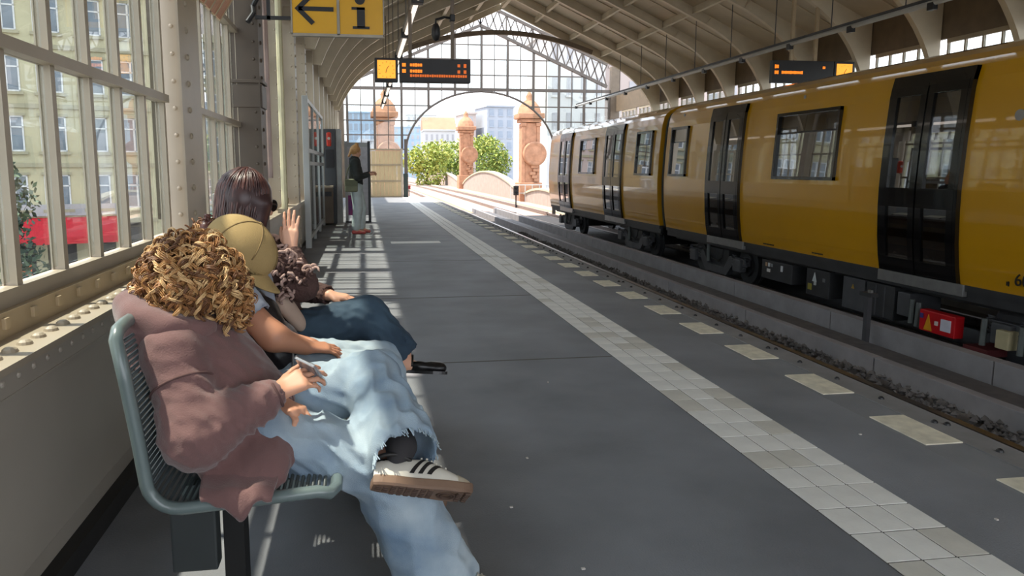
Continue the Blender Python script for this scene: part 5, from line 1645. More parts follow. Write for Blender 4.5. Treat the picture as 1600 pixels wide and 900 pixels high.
# hood draped over the shoulders and the back of the bench
def hood_pt(u, v):
    a = 0.55 + u * (2 * math.pi - 1.1)            # 0 = front
    c_, s_ = math.cos(a), math.sin(a)
    back = 0.5 - 0.5 * c_
    r = 0.082 + 0.045 * math.sin(math.pi * min(1, v * 1.1)) + v * (0.060 + 0.015 * back)
    z = 0.872 - 0.035 * c_ + 0.030 * math.sin(math.pi * v) * (0.5 + 0.5 * back) - v * v * (0.050 + 0.100 * back + 0.035 * abs(s_))
    w_ = 0.006 * math.sin(9 * a + 5 * v) * v
    return (-0.508 + (r + w_) * c_ * (0.85 if c_ > 0 else 0.95), 2.105 + (r * 1.12 + w_) * s_, z + 0.004 * math.sin(13 * a) * v)
def hem_pt(u, v):
    x = -0.420 + 0.195 * u
    drop = 0.018 + 0.050 * math.exp(-((u - 0.52) / 0.20) ** 2)
    fo = 0.010 * math.sin(17 * u + 1.0) * v
    if v < 0.6:
        t = v / 0.6; y = 1.885 - 0.085 * t; z = 0.492 - 0.030 * t - 0.008 * math.sin(math.pi * t)
    else:
        t = (v - 0.6) / 0.4; y = 1.800 - 0.012 * math.sin(math.pi * t * 0.7); z = 0.462 - drop * t - 0.004
    return (x + 0.03 * v * (0.5 - u), y - abs(fo) * 0.5, z + fo * 0.6)
hm = WB(MB().grid(hem_pt, 30, 16), 'hoodie_hem', C_hood, p1, True)
md = hm.modifiers.new('thick', 'SOLIDIFY'); md.thickness = 0.008; md.offset = 0
hd = WB(MB().grid(hood_pt, 64, 16), 'hood', C_hood, p1, True)
md = hd.modifiers.new('thick', 'SOLIDIFY'); md.thickness = 0.011; md.offset = 0
md = hd.modifiers.new('smooth', 'SUBSURF'); md.levels = 1; md.render_levels = 1
WB(MB().tube([hood_pt(i / 60, 1.0) for i in range(61)], 0.008, 8), 'hood_edge', C_hoodd, hd, True)
# seam on the dropped shoulder, cord eyelet
sm_ = []
d_ = unit(RE - RS); s_ = unit(np.cross(d_, (0, 0, 1))); t_ = np.cross(d_, s_)
cpt = RS + (RE - RS) * 0.42
for a in np.linspace(0, 2 * math.pi, 25)[:-1]:
    sm_.append(tuple(cpt + (s_ * math.cos(a) + t_ * math.sin(a)) * 0.0795 + d_ * 0.01 * math.sin(a)))
WB(MB().tube(sm_, 0.0035, 6, closed=True), 'shoulder_seam', C_hoodd, ho, True)
for W_, E_ in ((RW, RE), (LW, LE)):
    d_ = unit(W_ - E_); s_ = unit(np.cross(d_, (0, 0, 1))); t_ = np.cross(d_, s_)
    cu = MB()
    for q_, r_ in ((-0.040, 0.0425), (-0.020, 0.040), (-0.002, 0.037)):
        cu.tube([tuple(W_ + d_ * q_ + (s_ * math.cos(a) + t_ * math.sin(a)) * r_) for a in np.linspace(0, 2 * math.pi, 19)[:-1]], 0.0045, 6, closed=True)
    stuff(WB(cu, 'cuff', C_hoodd, ho, True))
# white tee collar
WB(MB().tube([(-0.50 + 0.058 * math.cos(a), 2.11 + 0.060 * math.sin(a), 0.868 - 0.030 * math.cos(a)) for a in np.linspace(0, 2 * math.pi, 25)[:-1]], 0.012, 8, closed=True), 'tee_collar', mat('tee_white', (214, 204, 196), 0.9), p1, True)
# jeans
J = Sdf(0.035)
J.ell((-0.305, 2.11, 0.525), (0.150, 0.175, 0.088), k=0.03)
J.cone(RH, RK, 0.094, 0.098, fold=wrinkle(41, 0.010, 92, (0.50, 0.3, 0.85), 0.14, 2))
J.cone(RK + v3(-0.01, 0, 0.0), RA + v3(0.015, 0, -0.05), 0.098, 0.122, k=0.03, flat=((0.2, 1, 0), 0.92), fold=wrinkle(42, 0.008, 70, (0.80, 0.5, 0.45), 0.12, 2))
J.cone(LH, LK, 0.092, 0.088, fold=wrinkle(43, 0.010, 92, (0.45, -0.5, 0.75), 0.14, 2))
hemL = LK + (LA - LK) * 1.05
J.cone(LK, hemL, 0.088, 0.098, k=0.03, fold=wrinkle(44, 0.010, 84, (0.85, 0.35, -0.2), 0.14, 2))
# open the trouser hems
dl = unit(LA - LK)
J.cone(hemL + dl * 0.165, hemL + dl * 0.30, 0.140, 0.15, k=0.006, op='s')
J.cone(hemL + dl * 0.0, hemL + dl * 0.2, 0.080, 0.088, k=0.006, op='s')
dr = unit(RA - RK)
J.cone(RA + dr * 0.20, RA + dr * 0.34, 0.155, 0.16, k=0.006, op='s')
J.cone(RA + dr * 0.0, RA + dr * 0.2, 0.095, 0.10, k=0.006, op='s')
jo = WS(J, 'jeans', C_jean, p1, 0.0065)
# side seams and frayed hem
def seam(pts, name, m, parent, r=0.003): return WB(MB().tube(pts, r, 6), name, m, parent, True)
fr_ = MB(); rg = random.Random(5)
s_ = unit(np.cross(dl, (0, 0, 1))); t_ = np.cross(dl, s_)
for i in range(70):
    a = rg.uniform(0, 6.283); p0 = hemL + dl * 0.045 + (s_ * math.cos(a) + t_ * math.sin(a)) * 0.090
    fr_.tube([tuple(p0 - dl * 0.01), tuple(p0 + dl * rg.uniform(0.006, 0.016) + v3(rg.gauss(0, 1), rg.gauss(0, 1), rg.gauss(0, 1)) * 0.003)], 0.0018, 4)
stuff(WB(fr_, 'frayed_hem', C_jean2, jo))
# shoes
sneaker(shoe_L, p1, 0.272, C_white, C_gum, C_bstr, C_toe)
shoe_R = shoe_frame((0.13, 2.03, 0.0), (0.97, -0.22, 0), (0, 0, 1))
sneaker(shoe_R, p1, 0.272, C_white, C_gum, C_bstr, C_toe)
SKx = Sdf(0.02); SKx.cone(LA - dl * 0.03, LA + dl * 0.05, 0.044, 0.044); SKx.cone(RA, RA + v3(-0.01, 0, -0.03), 0.045, 0.045)
WS(Sdf(0.02).cone(LA - dl * 0.05, LA + dl * 0.02, 0.042, 0.038).cone(LA + dl * 0.01, tuple(shoe_L @ Vector((0.056, 0, 0.066))), 0.038, 0.021), 'sock', C_sock, p1, 0.006)
WS(Sdf(0.02).cone(RA + v3(0, 0, 0.06), RA + v3(-0.015, 0, -0.03), 0.045, 0.044), 'sock', C_sock, p1, 0.006)
# curly hair
rng = random.Random(11)
R1 = np.stack([f1, l1, u1])
HB = Sdf(0.03)
HB.ell(C1 - f1 * 0.018 + u1 * 0.026, (0.100, 0.092, 0.094), rot=R1)
HB.ell(C1 - f1 * 0.040 - u1 * 0.02, (0.072, 0.086, 0.080), rot=R1)
HB.ell(C1 + f1 * 0.065 + u1 * 0.050, (0.045, 0.072, 0.045), rot=R1)
for q_ in (-1, 1): HB.ell(C1 + l1 * q_ * 0.074 + f1 * 0.02 - u1 * 0.04, (0.055, 0.026, 0.072), rot=R1)
HB.ell(C1 + f1 * 0.075 - u1 * 0.035, (0.060, 0.056, 0.068), rot=R1, op='s', k=0.02)
HB.post.append(wrinkle(61, 0.010, 300, None, 1.0, 6))
hb = WS(HB, 'hair', H_b, p1, 0.005)
cb_ = MB()
rts = ell_roots(rng, C1 - f1 * 0.016 + u1 * 0.018, R1, (0.090, 0.084, 0.088), 900, cond=lambda d: not (d[0] > 0.45 and d[2] < 0.35))
curls(rng, rts, (0.15, -0.05, -1), 1.7, 0.078, 0.0140, 0.0017, cb_, 4, 17, 3, 0.6, bundle=3)
rts = ell_roots(rng, C1 - f1 * 0.01 + u1 * 0.0, R1, (0.092, 0.086, 0.090), 330, cond=lambda d: d[2] < 0.55 and not (d[0] > 0.55 and d[2] < 0.2))
curls(rng, rts, (0.10, -0.05, -1), 2.2, 0.105, 0.0135, 0.0017, cb_, 4, 18, 3, 0.75, bundle=3)
rts = ell_roots(rng, C1, R1, (0.092, 0.086, 0.090), 240, cond=lambda d: (d[0] > 0.1 and d[2] > 0.2))
curls(rng, rts, (0.25, -0.1, -0.95), 2.4, 0.10, 0.013, 0.0017, cb_, 4, 18, 3, 0.7, bundle=3)
stuff(WB(cb_, 'curls', [H_a, H_b, H_c, H_d], hb, True))
# phone in the hand
ph = empty('phone', (-0.150, 1.985, 0.705), (math.radians(48), math.radians(18), math.radians(-30)))
tag(ph, 'phone in a clear case held by the curly haired person', 'phone')
MB().cbox((0, 0, 0), (0.062, 0.008, 0.120), 0.003).build('body', mat('phone_grey', (158, 158, 162), 0.3, var=0.2, scale=60), ph)
MB().cbox((0, -0.0042, 0), (0.056, 0.001, 0.112)).build('screen', mat('phone_screen', (120, 122, 128), 0.1, var=0.4, scale=50), ph)
MB().cbox((0, 0.001, 0), (0.067, 0.011, 0.125), 0.004).build('case', glass_mat('clear_case', (0.86, 0.86, 0.86), 1.2, 0.06), ph)

# ------------------------------------------------------------------ person with the khaki cap
p2 = empty('person', (-0.36, 2.66, 0.0))
tag(p2, 'person in a khaki cap, black vest and light jeans in the middle of the bench', 'person', 'people sitting on the bench')
C2 = v3(-0.440, 2.62, 0.930)
B = Sdf(0.03)
f2, l2, u2, P2 = head(B, C2, (0.76, -0.10, -0.62), (0.62, 0, 0.76), 0.95)
B.chain([(-0.36, 2.66, 0.55), (-0.44, 2.66, 0.70), (-0.47, 2.65, 0.80)], [0.11, 0.115, 0.09], flat=((1, 0, 0.3), 0.75))
B.cone((-0.475, 2.65, 0.82), tuple(C2 + v3(-0.03, 0, -0.03)), 0.052, 0.05)
RS, RE, RW = v3(-0.42, 2.485, 0.815), v3(-0.305, 2.455, 0.690), v3(-0.215, 2.50, 0.648)
RS, RE, RW = v3(-0.43, 2.49, 0.82), v3(-0.300, 2.44, 0.700), v3(-0.205, 2.515, 0.645)
LS, LE, LW = v3(-0.42, 2.83, 0.82), v3(-0.38, 2.89, 0.60), v3(-0.20, 2.72, 0.60)
for S_, E_, W_ in ((RS, RE, RW), (LS, LE, LW)):
    B.chain([(-0.46, 2.66, 0.79), S_, E_, W_], [0.06, 0.050, 0.044, 0.028])
hand(B, RW, (0.85, 0.25, -0.12), (-0.1, -0.25, 0.95), (0.2, 0.9, 0.1), (0.3, 0.32, 0.35, 0.4), 0.86, (0.9, 0.4))
hand(B, LW, (0.85, -0.25, -0.12), (0, 0, 1), (0.2, -0.9, 0.1), (0.3, 0.32, 0.35, 0.4), 0.86)
RH2, RK2, RA2 = v3(-0.34, 2.57, 0.54), v3(0.045, 2.575, 0.52), v3(0.080, 2.60, 0.085)
LH2, LK2, LA2 = v3(-0.34, 2.75, 0.54), v3(0.045, 2.79, 0.50), v3(0.07, 2.80, 0.085)
for a_, b_, c_ in ((RH2, RK2, RA2), (LH2, LK2, LA2)):
    B.chain([(-0.36, 2.66, 0.54), a_, b_, c_], [0.09, 0.078, 0.054, 0.036]); B.cone(c_, c_ + v3(0.15, 0, -0.045), 0.034, 0.024)
WS(B, 'body', SK2, p2, 0.0046)
eyes(p2, P2, 0.95, f2, u2)
for o in p2.children:
    if o.name.startswith(('eye', 'iris')): o.matrix_parent_inverse = Matrix.Translation(-Vector(p2.location))
T = Sdf(0.03)
for S_, E_ in ((RS, RE), (LS, LE)):
    T.cone((-0.455, 2.66, 0.80), S_, 0.085, 0.072); T.cone(S_, S_ + (E_ - S_) * 0.42, 0.070, 0.068, fold=wrinkle(72, 0.005, 156))
    d_ = unit(E_ - S_); e_ = S_ + (E_ - S_) * 0.42
    T.cone(e_ + d_ * 0.085, e_ + d_ * 0.2, 0.085, 0.09, k=0.005, op='s'); T.cone(e_ + d_ * 0.0, e_ + d_ * 0.2, 0.055, 0.06, k=0.005, op='s')
T.chain([(-0.37, 2.66, 0.56), (-0.44, 2.66, 0.70), (-0.465, 2.66, 0.80)], [0.15, 0.155, 0.11], flat=((1, 0, 0.4), 0.72))
WS(T, 'tee', C_tee, p2, 0.007)
VT = Sdf(0.03)
VT.chain([(-0.365, 2.655, 0.545), (-0.42, 2.655, 0.66), (-0.455, 2.655, 0.77)], [0.172, 0.175, 0.142], flat=((1, 0, 0.42), 0.74), fold=wrinkle(73, 0.009, 130, (0.3, 0, 1)))
VT.ell((-0.30, 2.60, 0.62), (0.075, 0.13, 0.095), k=0.04)
VT.ell((-0.36, 2.56, 0.735), (0.075, 0.10, 0.085), k=0.04)
VT.post.append(wrinkle(74, 0.004, 182))
vo = WS(VT, 'vest', C_vest, p2, 0.007)
zp = MB().tube([(-0.262, 2.49, 0.70), (-0.245, 2.49, 0.64), (-0.248, 2.492, 0.575)], 0.004, 6)
WB(zp, 'zip', mat('zip_silver', (176, 172, 170), 0.3, metal=0.7), vo)
J = Sdf(0.035)
J.ell((-0.345, 2.66, 0.525), (0.155, 0.18, 0.090), k=0.03)
for i_, (a_, b_, c_) in enumerate(((RH2, RK2, RA2), (LH2, LK2, LA2))):
    J.cone(a_, b_, 0.095, 0.088, fold=wrinkle(81 + i_, 0.010, 119, (0.7, 0.2, 0.6), 0.5))
    J.cone(b_, c_ + v3(0, 0, -0.02), 0.086, 0.094, k=0.03, fold=wrinkle(83 + i_, 0.010, 109, (0.9, 0.4, 0), 0.5))
    dd = unit(c_ - b_); J.cone(c_ + dd * 0.13, c_ + dd * 0.3, 0.13, 0.13, k=0.006, op='s')
WS(J, 'jeans', C_jean2, p2, 0.008)
for c_ in (RA2, LA2):
    sneaker(shoe_frame((c_[0] - 0.06, c_[1], 0.0), (1, 0, 0), (0, 0, 1)), p2, 0.265, C_white, C_gum, C_bstr, C_toe)
# cap
R2 = np.stack([f2, l2, u2])
K = Sdf(0.02)
K.ell(C2 - f2 * 0.014 + u2 * 0.050, (0.130, 0.110, 0.104), rot=R2)
K.ell(C2 - f2 * 0.014 + u2 * 0.034, (0.120, 0.100, 0.092), rot=R2, op='s', k=0.006)
K.ell(C2 - f2 * 0.012 - u2 * 0.118, (0.17, 0.15, 0.145), rot=R2, op='s', k=0.006)
co = WS(K, 'cap', C_cap, p2, 0.0046)
def brim(u, v):
    a = (u - 0.5) * 2.3; r0 = 0.100; r1 = 0.178
    rr = r0 + (r1 - r0) * v * (math.cos(a * 0.62) ** 0.6)
    y = math.sin(a) * (0.090 + 0.006 * v); x = math.cos(a * 0.92) * rr if False else (0.075 + 0.030 * math.cos(a * 1.25) + v * 0.080 * max(0.0, math.cos(a * 1.30)) ** 0.7)
    z = 0.030 - 0.22 * y * y / 0.09 - 0.022 * v
    return tuple(C2 + f2 * x + l2 * y + u2 * z)
bb = MB().grid(brim, 20, 8)
bo_ = WB(bb, 'cap_brim', C_cap, p2, True)
md = bo_.modifiers.new('thick', 'SOLIDIFY'); md.thickness = 0.005
for a in (0.0, math.pi / 3, 2 * math.pi / 3):
    pts = []
    for t in np.linspace(0.06, math.pi - 0.06, 16):
        d = math.cos(t); h_ = math.sin(t)
        pts.append(tuple(C2 - f2 * 0.012 + u2 * (0.050 + 0.1045 * h_) + (f2 * math.cos(a) * 0.1305 + l2 * math.sin(a) * 0.1105) * d))
    pts = [p for p in pts if ((np.array(p) - C2) @ u2) > 0.035]
    WB(MB().tube(pts, 0.0028, 6), 'cap_seam', C_capd, co, True)
WB(MB().tube([tuple(C2 - f2 * 0.012 + u2 * 0.150), tuple(C2 - f2 * 0.012 + u2 * 0.160)], 0.008, 10), 'cap_button', C_capd, co, True)
# hair under the cap and a small bun at the back
rng = random.Random(12)
HB = Sdf(0.03); HB.ell(C2 - f2 * 0.030 + u2 * 0.015, (0.090, 0.088, 0.095), rot=R2); HB.ell(C2 - f2 * 0.145 + u2 * 0.030, (0.028, 0.030, 0.028), rot=R2, k=0.02)
HB.ell(C2 + f2 * 0.085 - u2 * 0.03, (0.075, 0.07, 0.085), rot=R2, op='s', k=0.02)
hb = WS(HB, 'hair', H_f, p2, 0.006)
cb_ = MB()
curls(rng, [(C2 - f2 * 0.145 + u2 * 0.03 + v3(rng.gauss(0, .012), rng.gauss(0, .012), rng.gauss(0, .012)), (rng.gauss(0, 1), rng.gauss(0, 1), rng.gauss(0, 1))) for _ in range(40)], (0, 0, -1), 1.6, 0.05, 0.010, 0.0035, cb_, 2, 12, 5, 0.2)
rts = ell_roots(rng, C2 - f2 * 0.02, R2, (0.088, 0.086, 0.09), 90, cond=lambda d: d[2] < 0.1 and d[0] < 0.5)
curls(rng, rts, (0.1, 0, -1), 1.8, 0.09, 0.011, 0.004, cb_, 2, 14, 5, 0.5)
stuff(WB(cb_, 'curls', [H_f, H_d], hb, True))

# ------------------------------------------------------------------ person with long dark hair
p3 = empty('person', (-0.36, 3.20, 0.0))
tag(p3, 'person with long straight dark hair raising a hand at the far end of the bench', 'person', 'people sitting on the bench')
C3 = v3(-0.470, 3.16, 1.105)
B = Sdf(0.03)
f3, l3, u3, P3 = head(B, C3, (0.80, 0.58, -0.12), (0.1, 0, 1), 0.98)
B.chain([(-0.36, 3.21, 0.55), (-0.43, 3.20, 0.72), (-0.47, 3.18, 0.88)], [0.11, 0.115, 0.09], flat=((1, 0, 0.25), 0.75))
B.cone((-0.475, 3.18, 0.91), tuple(C3 + v3(-0.02, -0.01, -0.04)), 0.052, 0.05)
RS, RE, RW = v3(-0.42, 3.03, 0.885), v3(-0.255, 3.04, 0.775), v3(-0.300, 3.10, 0.915)
LS, LE, LW = v3(-0.41, 3.36, 0.885), v3(-0.32, 3.44, 0.70), v3(-0.160, 3.285, 0.692)
for S_, E_, W_ in ((RS, RE, RW), (LS, LE, LW)):
    B.chain([(-0.46, 3.20, 0.87), S_, E_, W_], [0.06, 0.046, 0.038, 0.026])
hand(B, RW, (0.02, 0.08, 1.0), (-0.35, -0.90, 0.15), (-0.9, 0.25, 0.2), (0.10, 0.08, 0.10, 0.14), 0.90, (0.9, 0.3), spread=0.06)
hand(B, LW, (0.92, -0.18, -0.14), (0.1, -0.1, 0.98), (0.1, -0.9, 0), (0.26, 0.22, 0.24, 0.28), 0.90, (0.9, 0.3))
RH3, RK3, RA3 = v3(-0.34, 3.12, 0.545), v3(0.005, 3.225, 0.600), v3(0.155, 3.205, 0.430)
LH3, LK3, LA3 = v3(-0.34, 3.31, 0.54), v3(0.04, 3.40, 0.50), v3(0.10, 3.42, 0.085)
for a_, b_, c_ in ((RH3, RK3, RA3), (LH3, LK3, LA3)):
    B.chain([(-0.36, 3.21, 0.54), a_, b_, c_], [0.09, 0.078, 0.052, 0.034])
toe3 = v3(0.290, 3.195, 0.362)
B.chain([RA3, RA3 + v3(0.0, 0, -0.045), toe3], [0.032, 0.028, 0.018], flat=None)
B.cone(LA3, LA3 + v3(0.15, 0, -0.05), 0.034, 0.024)
WS(B, 'body', SK3, p3, 0.0046)
eyes(p3, P3, 0.98, f3, u3)
for o in p3.children:
    if o.name.startswith(('eye', 'iris')): o.matrix_parent_inverse = Matrix.Translation(-Vector(p3.location))
JK = Sdf(0.03)
JK.chain([(-0.365, 3.21, 0.55), (-0.42, 3.20, 0.68), (-0.455, 3.19, 0.80), (-0.465, 3.185, 0.885)], [0.165, 0.168, 0.16, 0.10], flat=((1, 0, 0.3), 0.74), fold=wrinkle(91, 0.006, 130, (0.3, 0, 1)))
for S_, E_, W_, sd_ in ((RS, RE, RW, 92), (LS, LE, LW, 93)):
    d_ = unit(W_ - E_)
    JK.cone(v3(-0.455, 3.20, 0.87), S_, 0.075, 0.070)
    JK.cone(S_, E_, 0.070, 0.062, fold=wrinkle(sd_, 0.007, 182, E_ - S_, 0.5)); JK.cone(E_, W_ - d_ * 0.015, 0.062, 0.044, fold=wrinkle(sd_ + 4, 0.006, 234, d_, 0.4))
    JK.cone(W_ - d_ * 0.0, W_ + d_ * 0.06, 0.034, 0.03, k=0.006, op='s'); JK.cone(W_ + d_ * 0.055, W_ + d_ * 0.14, 0.06, 0.06, k=0.006, op='s')
JK.post.append(wrinkle(98, 0.004, 234))
jk = WS(JK, 'jacket', C_jack, p3, 0.0065)
# shaggy pale trim around the near sleeve and collar
rng = random.Random(14); sh_ = MB()
rts = []
for _ in range(110):
    t = rng.random(); base_ = RS + (RE - RS) * (0.10 + 0.85 * t); a = rng.uniform(0, 6.283)
    d_ = unit(RE - RS); s_ = unit(np.cross(d_, (0, 0, 1))); t_ = np.cross(d_, s_); n_ = s_ * math.cos(a) + t_ * math.sin(a)
    rts.append((base_ + n_ * 0.062, n_))
for _ in range(40):
    a = rng.uniform(0, 6.283); n_ = v3(math.cos(a), math.sin(a), 0.2); rts.append((v3(-0.455, 3.17, 0.93) + n_ * v3(0.08, 0.09, 0.05), n_))
curls(rng, rts, (0.2, -0.1, -1), 1.4, 0.065, 0.011, 0.0058, sh_, 2, 11, 5, 0.6)
stuff(WB(sh_, 'shaggy_trim', [mat('trim_pink', (176, 148, 138), 0.95), C_jack], jk, True))
WS(Sdf(0.02).cone((-0.325, 3.04, 0.70), (-0.275, 3.05, 0.625), 0.055, 0.045, flat=((1, -0.2, 0.4), 0.6)), 'shirt_hem', mat('shirt_beige', (188, 164, 148), 0.9), p3, 0.007)
J = Sdf(0.035)
J.ell((-0.345, 3.21, 0.525), (0.155, 0.18, 0.090), k=0.03)
J.cone(RH3, RK3, 0.098, 0.092, fold=wrinkle(101, 0.009, 114, (0.3, 0.3, 0.9), 0.4))
J.cone(RK3, RA3 + v3(-0.02, 0, 0.01), 0.090, 0.094, k=0.03, fold=wrinkle(102, 0.010, 109, (0.8, 0.5, 0.5), 0.4))
J.cone(LH3, LK3, 0.096, 0.088); J.cone(LK3, LA3, 0.086, 0.095)
dd = unit(RA3 - RK3); J.cone(RA3 + dd * 0.105, RA3 + dd * 0.3, 0.12, 0.12, k=0.006, op='s'); J.cone(RA3 - dd * 0.03, RA3 + dd * 0.2, 0.074, 0.08, k=0.006, op='s')
dd = unit(LA3 - LK3); J.cone(LA3 + dd * 0.13, LA3 + dd * 0.3, 0.13, 0.13, k=0.006, op='s')
WS(J, 'jeans', C_navy, p3, 0.007)
def flat_shoe(M4, root, L):
    """low black shoe with an open instep and a strap"""
    k = L / 0.27
    def X(p): return np.array(M4 @ (Vector(p) * k))
    S = Sdf(0.02)
    upv = unit(X((0, 0, 1)) - X((0, 0, 0)))
    S.cone(X((0.030, 0, 0.034)), X((0.14, 0, 0.030)), 0.036 * k, 0.036 * k)
    S.cone(X((0.14, 0, 0.030)), X((0.225, 0, 0.026)), 0.040 * k, 0.040 * k, flat=(upv, 0.72))
    S.cone(X((0.05, 0, 0.075)), X((0.155, 0, 0.062)), 0.030 * k, 0.028 * k, k=0.008, op='s')
    S.cone(X((-0.1, 0, -0.05)), X((0.4, 0, -0.05)), 0.053 * k, 0.053 * k, k=0.004, op='s')
    up = WS(S, 'shoe_upper', C_bshoe, root, 0.004)
    n = 24; outl = [(0.27 * (1 - math.cos(math.pi * i / n)) / 2) for i in range(n + 1)]
    ring = [(x, sole_w(x)) for x in outl] + [(x, -sole_w(x)) for x in outl[::-1][1:-1]]; m_ = len(ring)
    vs = [tuple(X((x, y, -0.002))) for x, y in ring] + [tuple(X((x, y, 0.012))) for x, y in ring]
    so = MB()._add(vs, [tuple(range(m_)), tuple(range(2 * m_ - 1, m_ - 1, -1))] + [(i, (i + 1) % m_, m_ + (i + 1) % m_, m_ + i) for i in range(m_)])
    WB(so, 'shoe_sole', C_bshoe, root)
    WB(MB().tube([tuple(X((0.105, 0.037 * math.cos(a), 0.028 + 0.050 * math.sin(a)))) for a in np.linspace(0, math.pi, 14)], 0.0065 * k, 6), 'strap', C_bshoe, up, True)
flat_shoe(shoe_frame((0.095, 3.215, 0.352), (0.97, -0.08, -0.06), (0.12, 0.22, 0.96)), p3, 0.262)
flat_shoe(shoe_frame((0.045, 3.42, 0.0), (1, 0, 0), (0, 0, 1)), p3, 0.245)
# long straight hair
R3 = np.stack([f3, l3, u3])
HB = Sdf(0.04)
HB.ell(C3 - f3 * 0.018 + u3 * 0.030, (0.112, 0.098, 0.108), rot=R3)
HB.cone(C3 - f3 * 0.05, C3 - f3 * 0.065 - u3 * 0.20, 0.098, 0.085, flat=(f3, 0.75))
for q_ in (-1, 1): HB.cone(C3 + l3 * q_ * 0.072 + f3 * 0.020, C3 + l3 * q_ * 0.075 - f3 * 0.005 - u3 * 0.20, 0.040, 0.036)
HB.ell(C3 + f3 * 0.095 - u3 * 0.02, (0.075, 0.062, 0.085), rot=R3, op='s', k=0.02)
hb = WS(HB, 'hair', H_e, p3, 0.006)
st_ = MB()
rng = random.Random(15)
for i in range(260):
    a = rng.uniform(-2.5, 2.5); tp = rng.uniform(0.05, 0.5)
    pts = []
    for j in range(12):
        t = j / 11
        el = math.pi / 2 * (1 - min(1, t * 2.2)) ; r_ = math.cos(el)
        ang = a + math.pi
        if t * 2.2 <= 1:
            p = C3 - f3 * 0.018 + u3 * (0.030 + 0.112 * math.sin(el)) + (f3 * math.cos(ang) * 0.116 + l3 * math.sin(ang) * 0.102) * max(r_, tp * 0.2)
        else:
            q_ = (t * 2.2 - 1) / 1.2
            p = C3 - f3 * (0.018 + 0.03 * q_) + u3 * (0.030 - 0.235 * q_) + (f3 * math.cos(ang) * 0.116 * (1 - 0.25 * q_) + l3 * math.sin(ang) * 0.104)
        pts.append(tuple(p + v3(rng.gauss(0, 1), rng.gauss(0, 1), rng.gauss(0, 1)) * 0.0012))
    if math.cos(a) < -0.55: continue
    st_.cur = rng.randrange(2); st_.tube(pts, [0.0045 - 0.002 * j / 11 for j in range(12)], 5)
st_.cur = 0
stuff(WB(st_, 'strands', [H_e, H_f], hb, True))
sgl = MB()
WB(MB().tube([tuple(C3 + l3 * 0.080 - f3 * 0.01 + u3 * 0.012), tuple(C3 + l3 * 0.078 + f3 * 0.085 + u3 * 0.010)], 0.004, 6), 'glasses_temple', C_bshoe, p3)
WB(MB().tube([tuple(C3 - l3 * 0.080 - f3 * 0.01 + u3 * 0.012), tuple(C3 - l3 * 0.078 + f3 * 0.085 + u3 * 0.010)], 0.004, 6), 'glasses_temple', C_bshoe, p3)
for q_ in (-1, 1):
    ln = Sdf(0.01).ell(C3 + f3 * 0.094 + l3 * q_ * 0.036 + u3 * 0.002, (0.008, 0.033, 0.026), rot=R3)
    WS(ln, 'glasses_lens', C_bshoe, p3, 0.003)

# ------------------------------------------------------------------ person standing farther along
p4 = empty('person', (-0.13, 14.3, 0.0))
tag(p4, 'person standing far down the platform in a black jacket and pale jeans, hair tied up', 'person')
C4 = v3(-0.12, 14.3, 1.545)
B = Sdf(0.04)
f4, l4, u4, P4 = head(B, C4, (0.85, 0.4, -0.28), (0.2, 0, 1), 0.95)
B.chain([(-0.13, 14.3, 0.92), (-0.14, 14.3, 1.15), (-0.15, 14.3, 1.33)], [0.13, 0.125, 0.11], flat=((1, 0, 0), 0.7))
B.cone((-0.15, 14.3, 1.36), tuple(C4 + v3(-0.02, 0, -0.04)), 0.055, 0.05)
arms4 = ((v3(-0.15, 14.14, 1.33), v3(-0.10, 14.05, 1.07), v3(0.11, 14.12, 1.12)), (v3(-0.13, 14.46, 1.33), v3(-0.07, 14.53, 1.07), v3(0.12, 14.40, 1.14)))
for S_, E_, W_ in arms4: B.chain([(-0.15, 14.3, 1.33), S_, E_, W_], [0.06, 0.05, 0.04, 0.03])
hand(B, arms4[0][2], (0.9, 0.2, 0.2), (0, -0.6, 0.7), (0, 0.4, 0.9), (0.5, 0.5, 0.5, 0.5), 0.95, rscale=1.1)
hand(B, arms4[1][2], (0.9, -0.2, 0.2), (0, 0.6, 0.7), (0, -0.4, 0.9), (0.5, 0.5, 0.5, 0.5), 0.95, rscale=1.1)
legs4 = ((v3(-0.14, 14.20, 0.88), v3(-0.11, 14.20, 0.48), v3(-0.15, 14.20, 0.08)), (v3(-0.12, 14.40, 0.88), v3(-0.04, 14.42, 0.48), v3(-0.06, 14.43, 0.08)))
for a_, b_, c_ in legs4:
    B.chain([(-0.13, 14.3, 0.92), a_, b_, c_], [0.1, 0.085, 0.06, 0.04]); B.cone(c_, c_ + v3(0.15, 0, -0.045), 0.036, 0.026)
WS(B, 'body', SK3, p4, 0.009)
T = Sdf(0.03)
T.chain([(-0.13, 14.3, 0.93), (-0.14, 14.3, 1.15), (-0.15, 14.3, 1.34)], [0.165, 0.170, 0.14], flat=((1, 0, 0), 0.78), fold=wrinkle(111, 0.008, 104))
for S_, E_, W_ in arms4: T.chain([v3(-0.15, 14.3, 1.34), S_, E_, W_ - unit(W_ - E_) * 0.02], [0.09, 0.082, 0.066, 0.046])
WS(T, 'jacket', mat('black_jacket', (46, 50, 48), 0.8, var=0.3, scale=12), p4, 0.011)
J = Sdf(0.03)
J.ell((-0.13, 14.3, 0.90), (0.13, 0.18, 0.11))
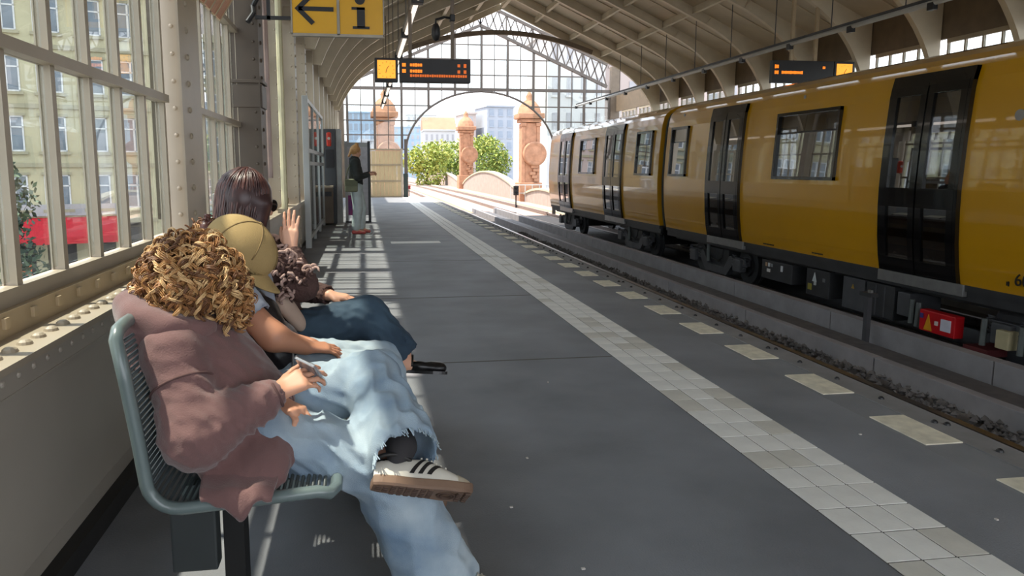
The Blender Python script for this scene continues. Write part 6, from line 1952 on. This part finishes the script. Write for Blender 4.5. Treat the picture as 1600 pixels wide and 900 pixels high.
for a_, b_, c_ in legs4: J.cone(a_, b_, 0.105, 0.092); J.cone(b_, c_ + v3(0, 0, 0.06), 0.092, 0.088, fold=wrinkle(112, 0.008, 104))
WS(J, 'jeans', mat('mint_denim', (204, 218, 220), 0.9, var=0.1, scale=8), p4, 0.011)
for i_, (a_, b_, c_) in enumerate(legs4):
    S = Sdf(0.02); S.chain([c_ + v3(-0.05, 0, -0.045), c_ + v3(0.06, 0, -0.04), c_ + v3(0.16, 0, -0.052)], [0.036, 0.036, 0.028]); S.cone(c_ + v3(-0.02, 0, -0.03), c_ + v3(-0.01, 0, 0.0), 0.04, 0.042)
    WS(S, 'shoe', mat('coral_shoe', (222, 108, 104), 0.6), p4, 0.008)
R4 = np.stack([f4, l4, u4])
HB = Sdf(0.03); HB.ell(C4 - f4 * 0.03 + u4 * 0.03, (0.10, 0.092, 0.10), rot=R4); HB.ell(C4 - f4 * 0.03 + u4 * 0.145, (0.035, 0.035, 0.03), rot=R4); HB.ell(C4 + f4 * 0.09 - u4 * 0.03, (0.075, 0.07, 0.09), rot=R4, op='s'); HB.post.append(wrinkle(113, 0.008, 234))
HB.cone(C4 - f4 * 0.10, C4 - f4 * 0.12 - u4 * 0.12, 0.035, 0.02)
WS(HB, 'hair', H_a, p4, 0.008)
bg = empty('shoulder_bag', (-0.22, 14.10, 0.82)); tag(bg, 'olive canvas shoulder bag hanging at the hip of the standing person', 'bag')
MB().cbox((0, 0, 0.10), (0.24, 0.10, 0.24), 0.03).build('bag_body', mat('olive_canvas', (132, 136, 112), 0.9, var=0.15, scale=10), bg, smooth=True)
MB().cbox((0, -0.052, 0.15), (0.23, 0.012, 0.12), 0.004).build('flap', mat('olive_canvas_dark', (112, 116, 94), 0.9), bg)
MB().tube([(-0.10, 0.02, 0.2), (-0.06, 0.06, 0.40), (0.05, 0.15, 0.62), (0.10, 0.12, 0.4), (0.10, 0.02, 0.2)], 0.012, 6).build('strap', mat('olive_canvas_dark', (112, 116, 94), 0.9), bg, smooth=True)
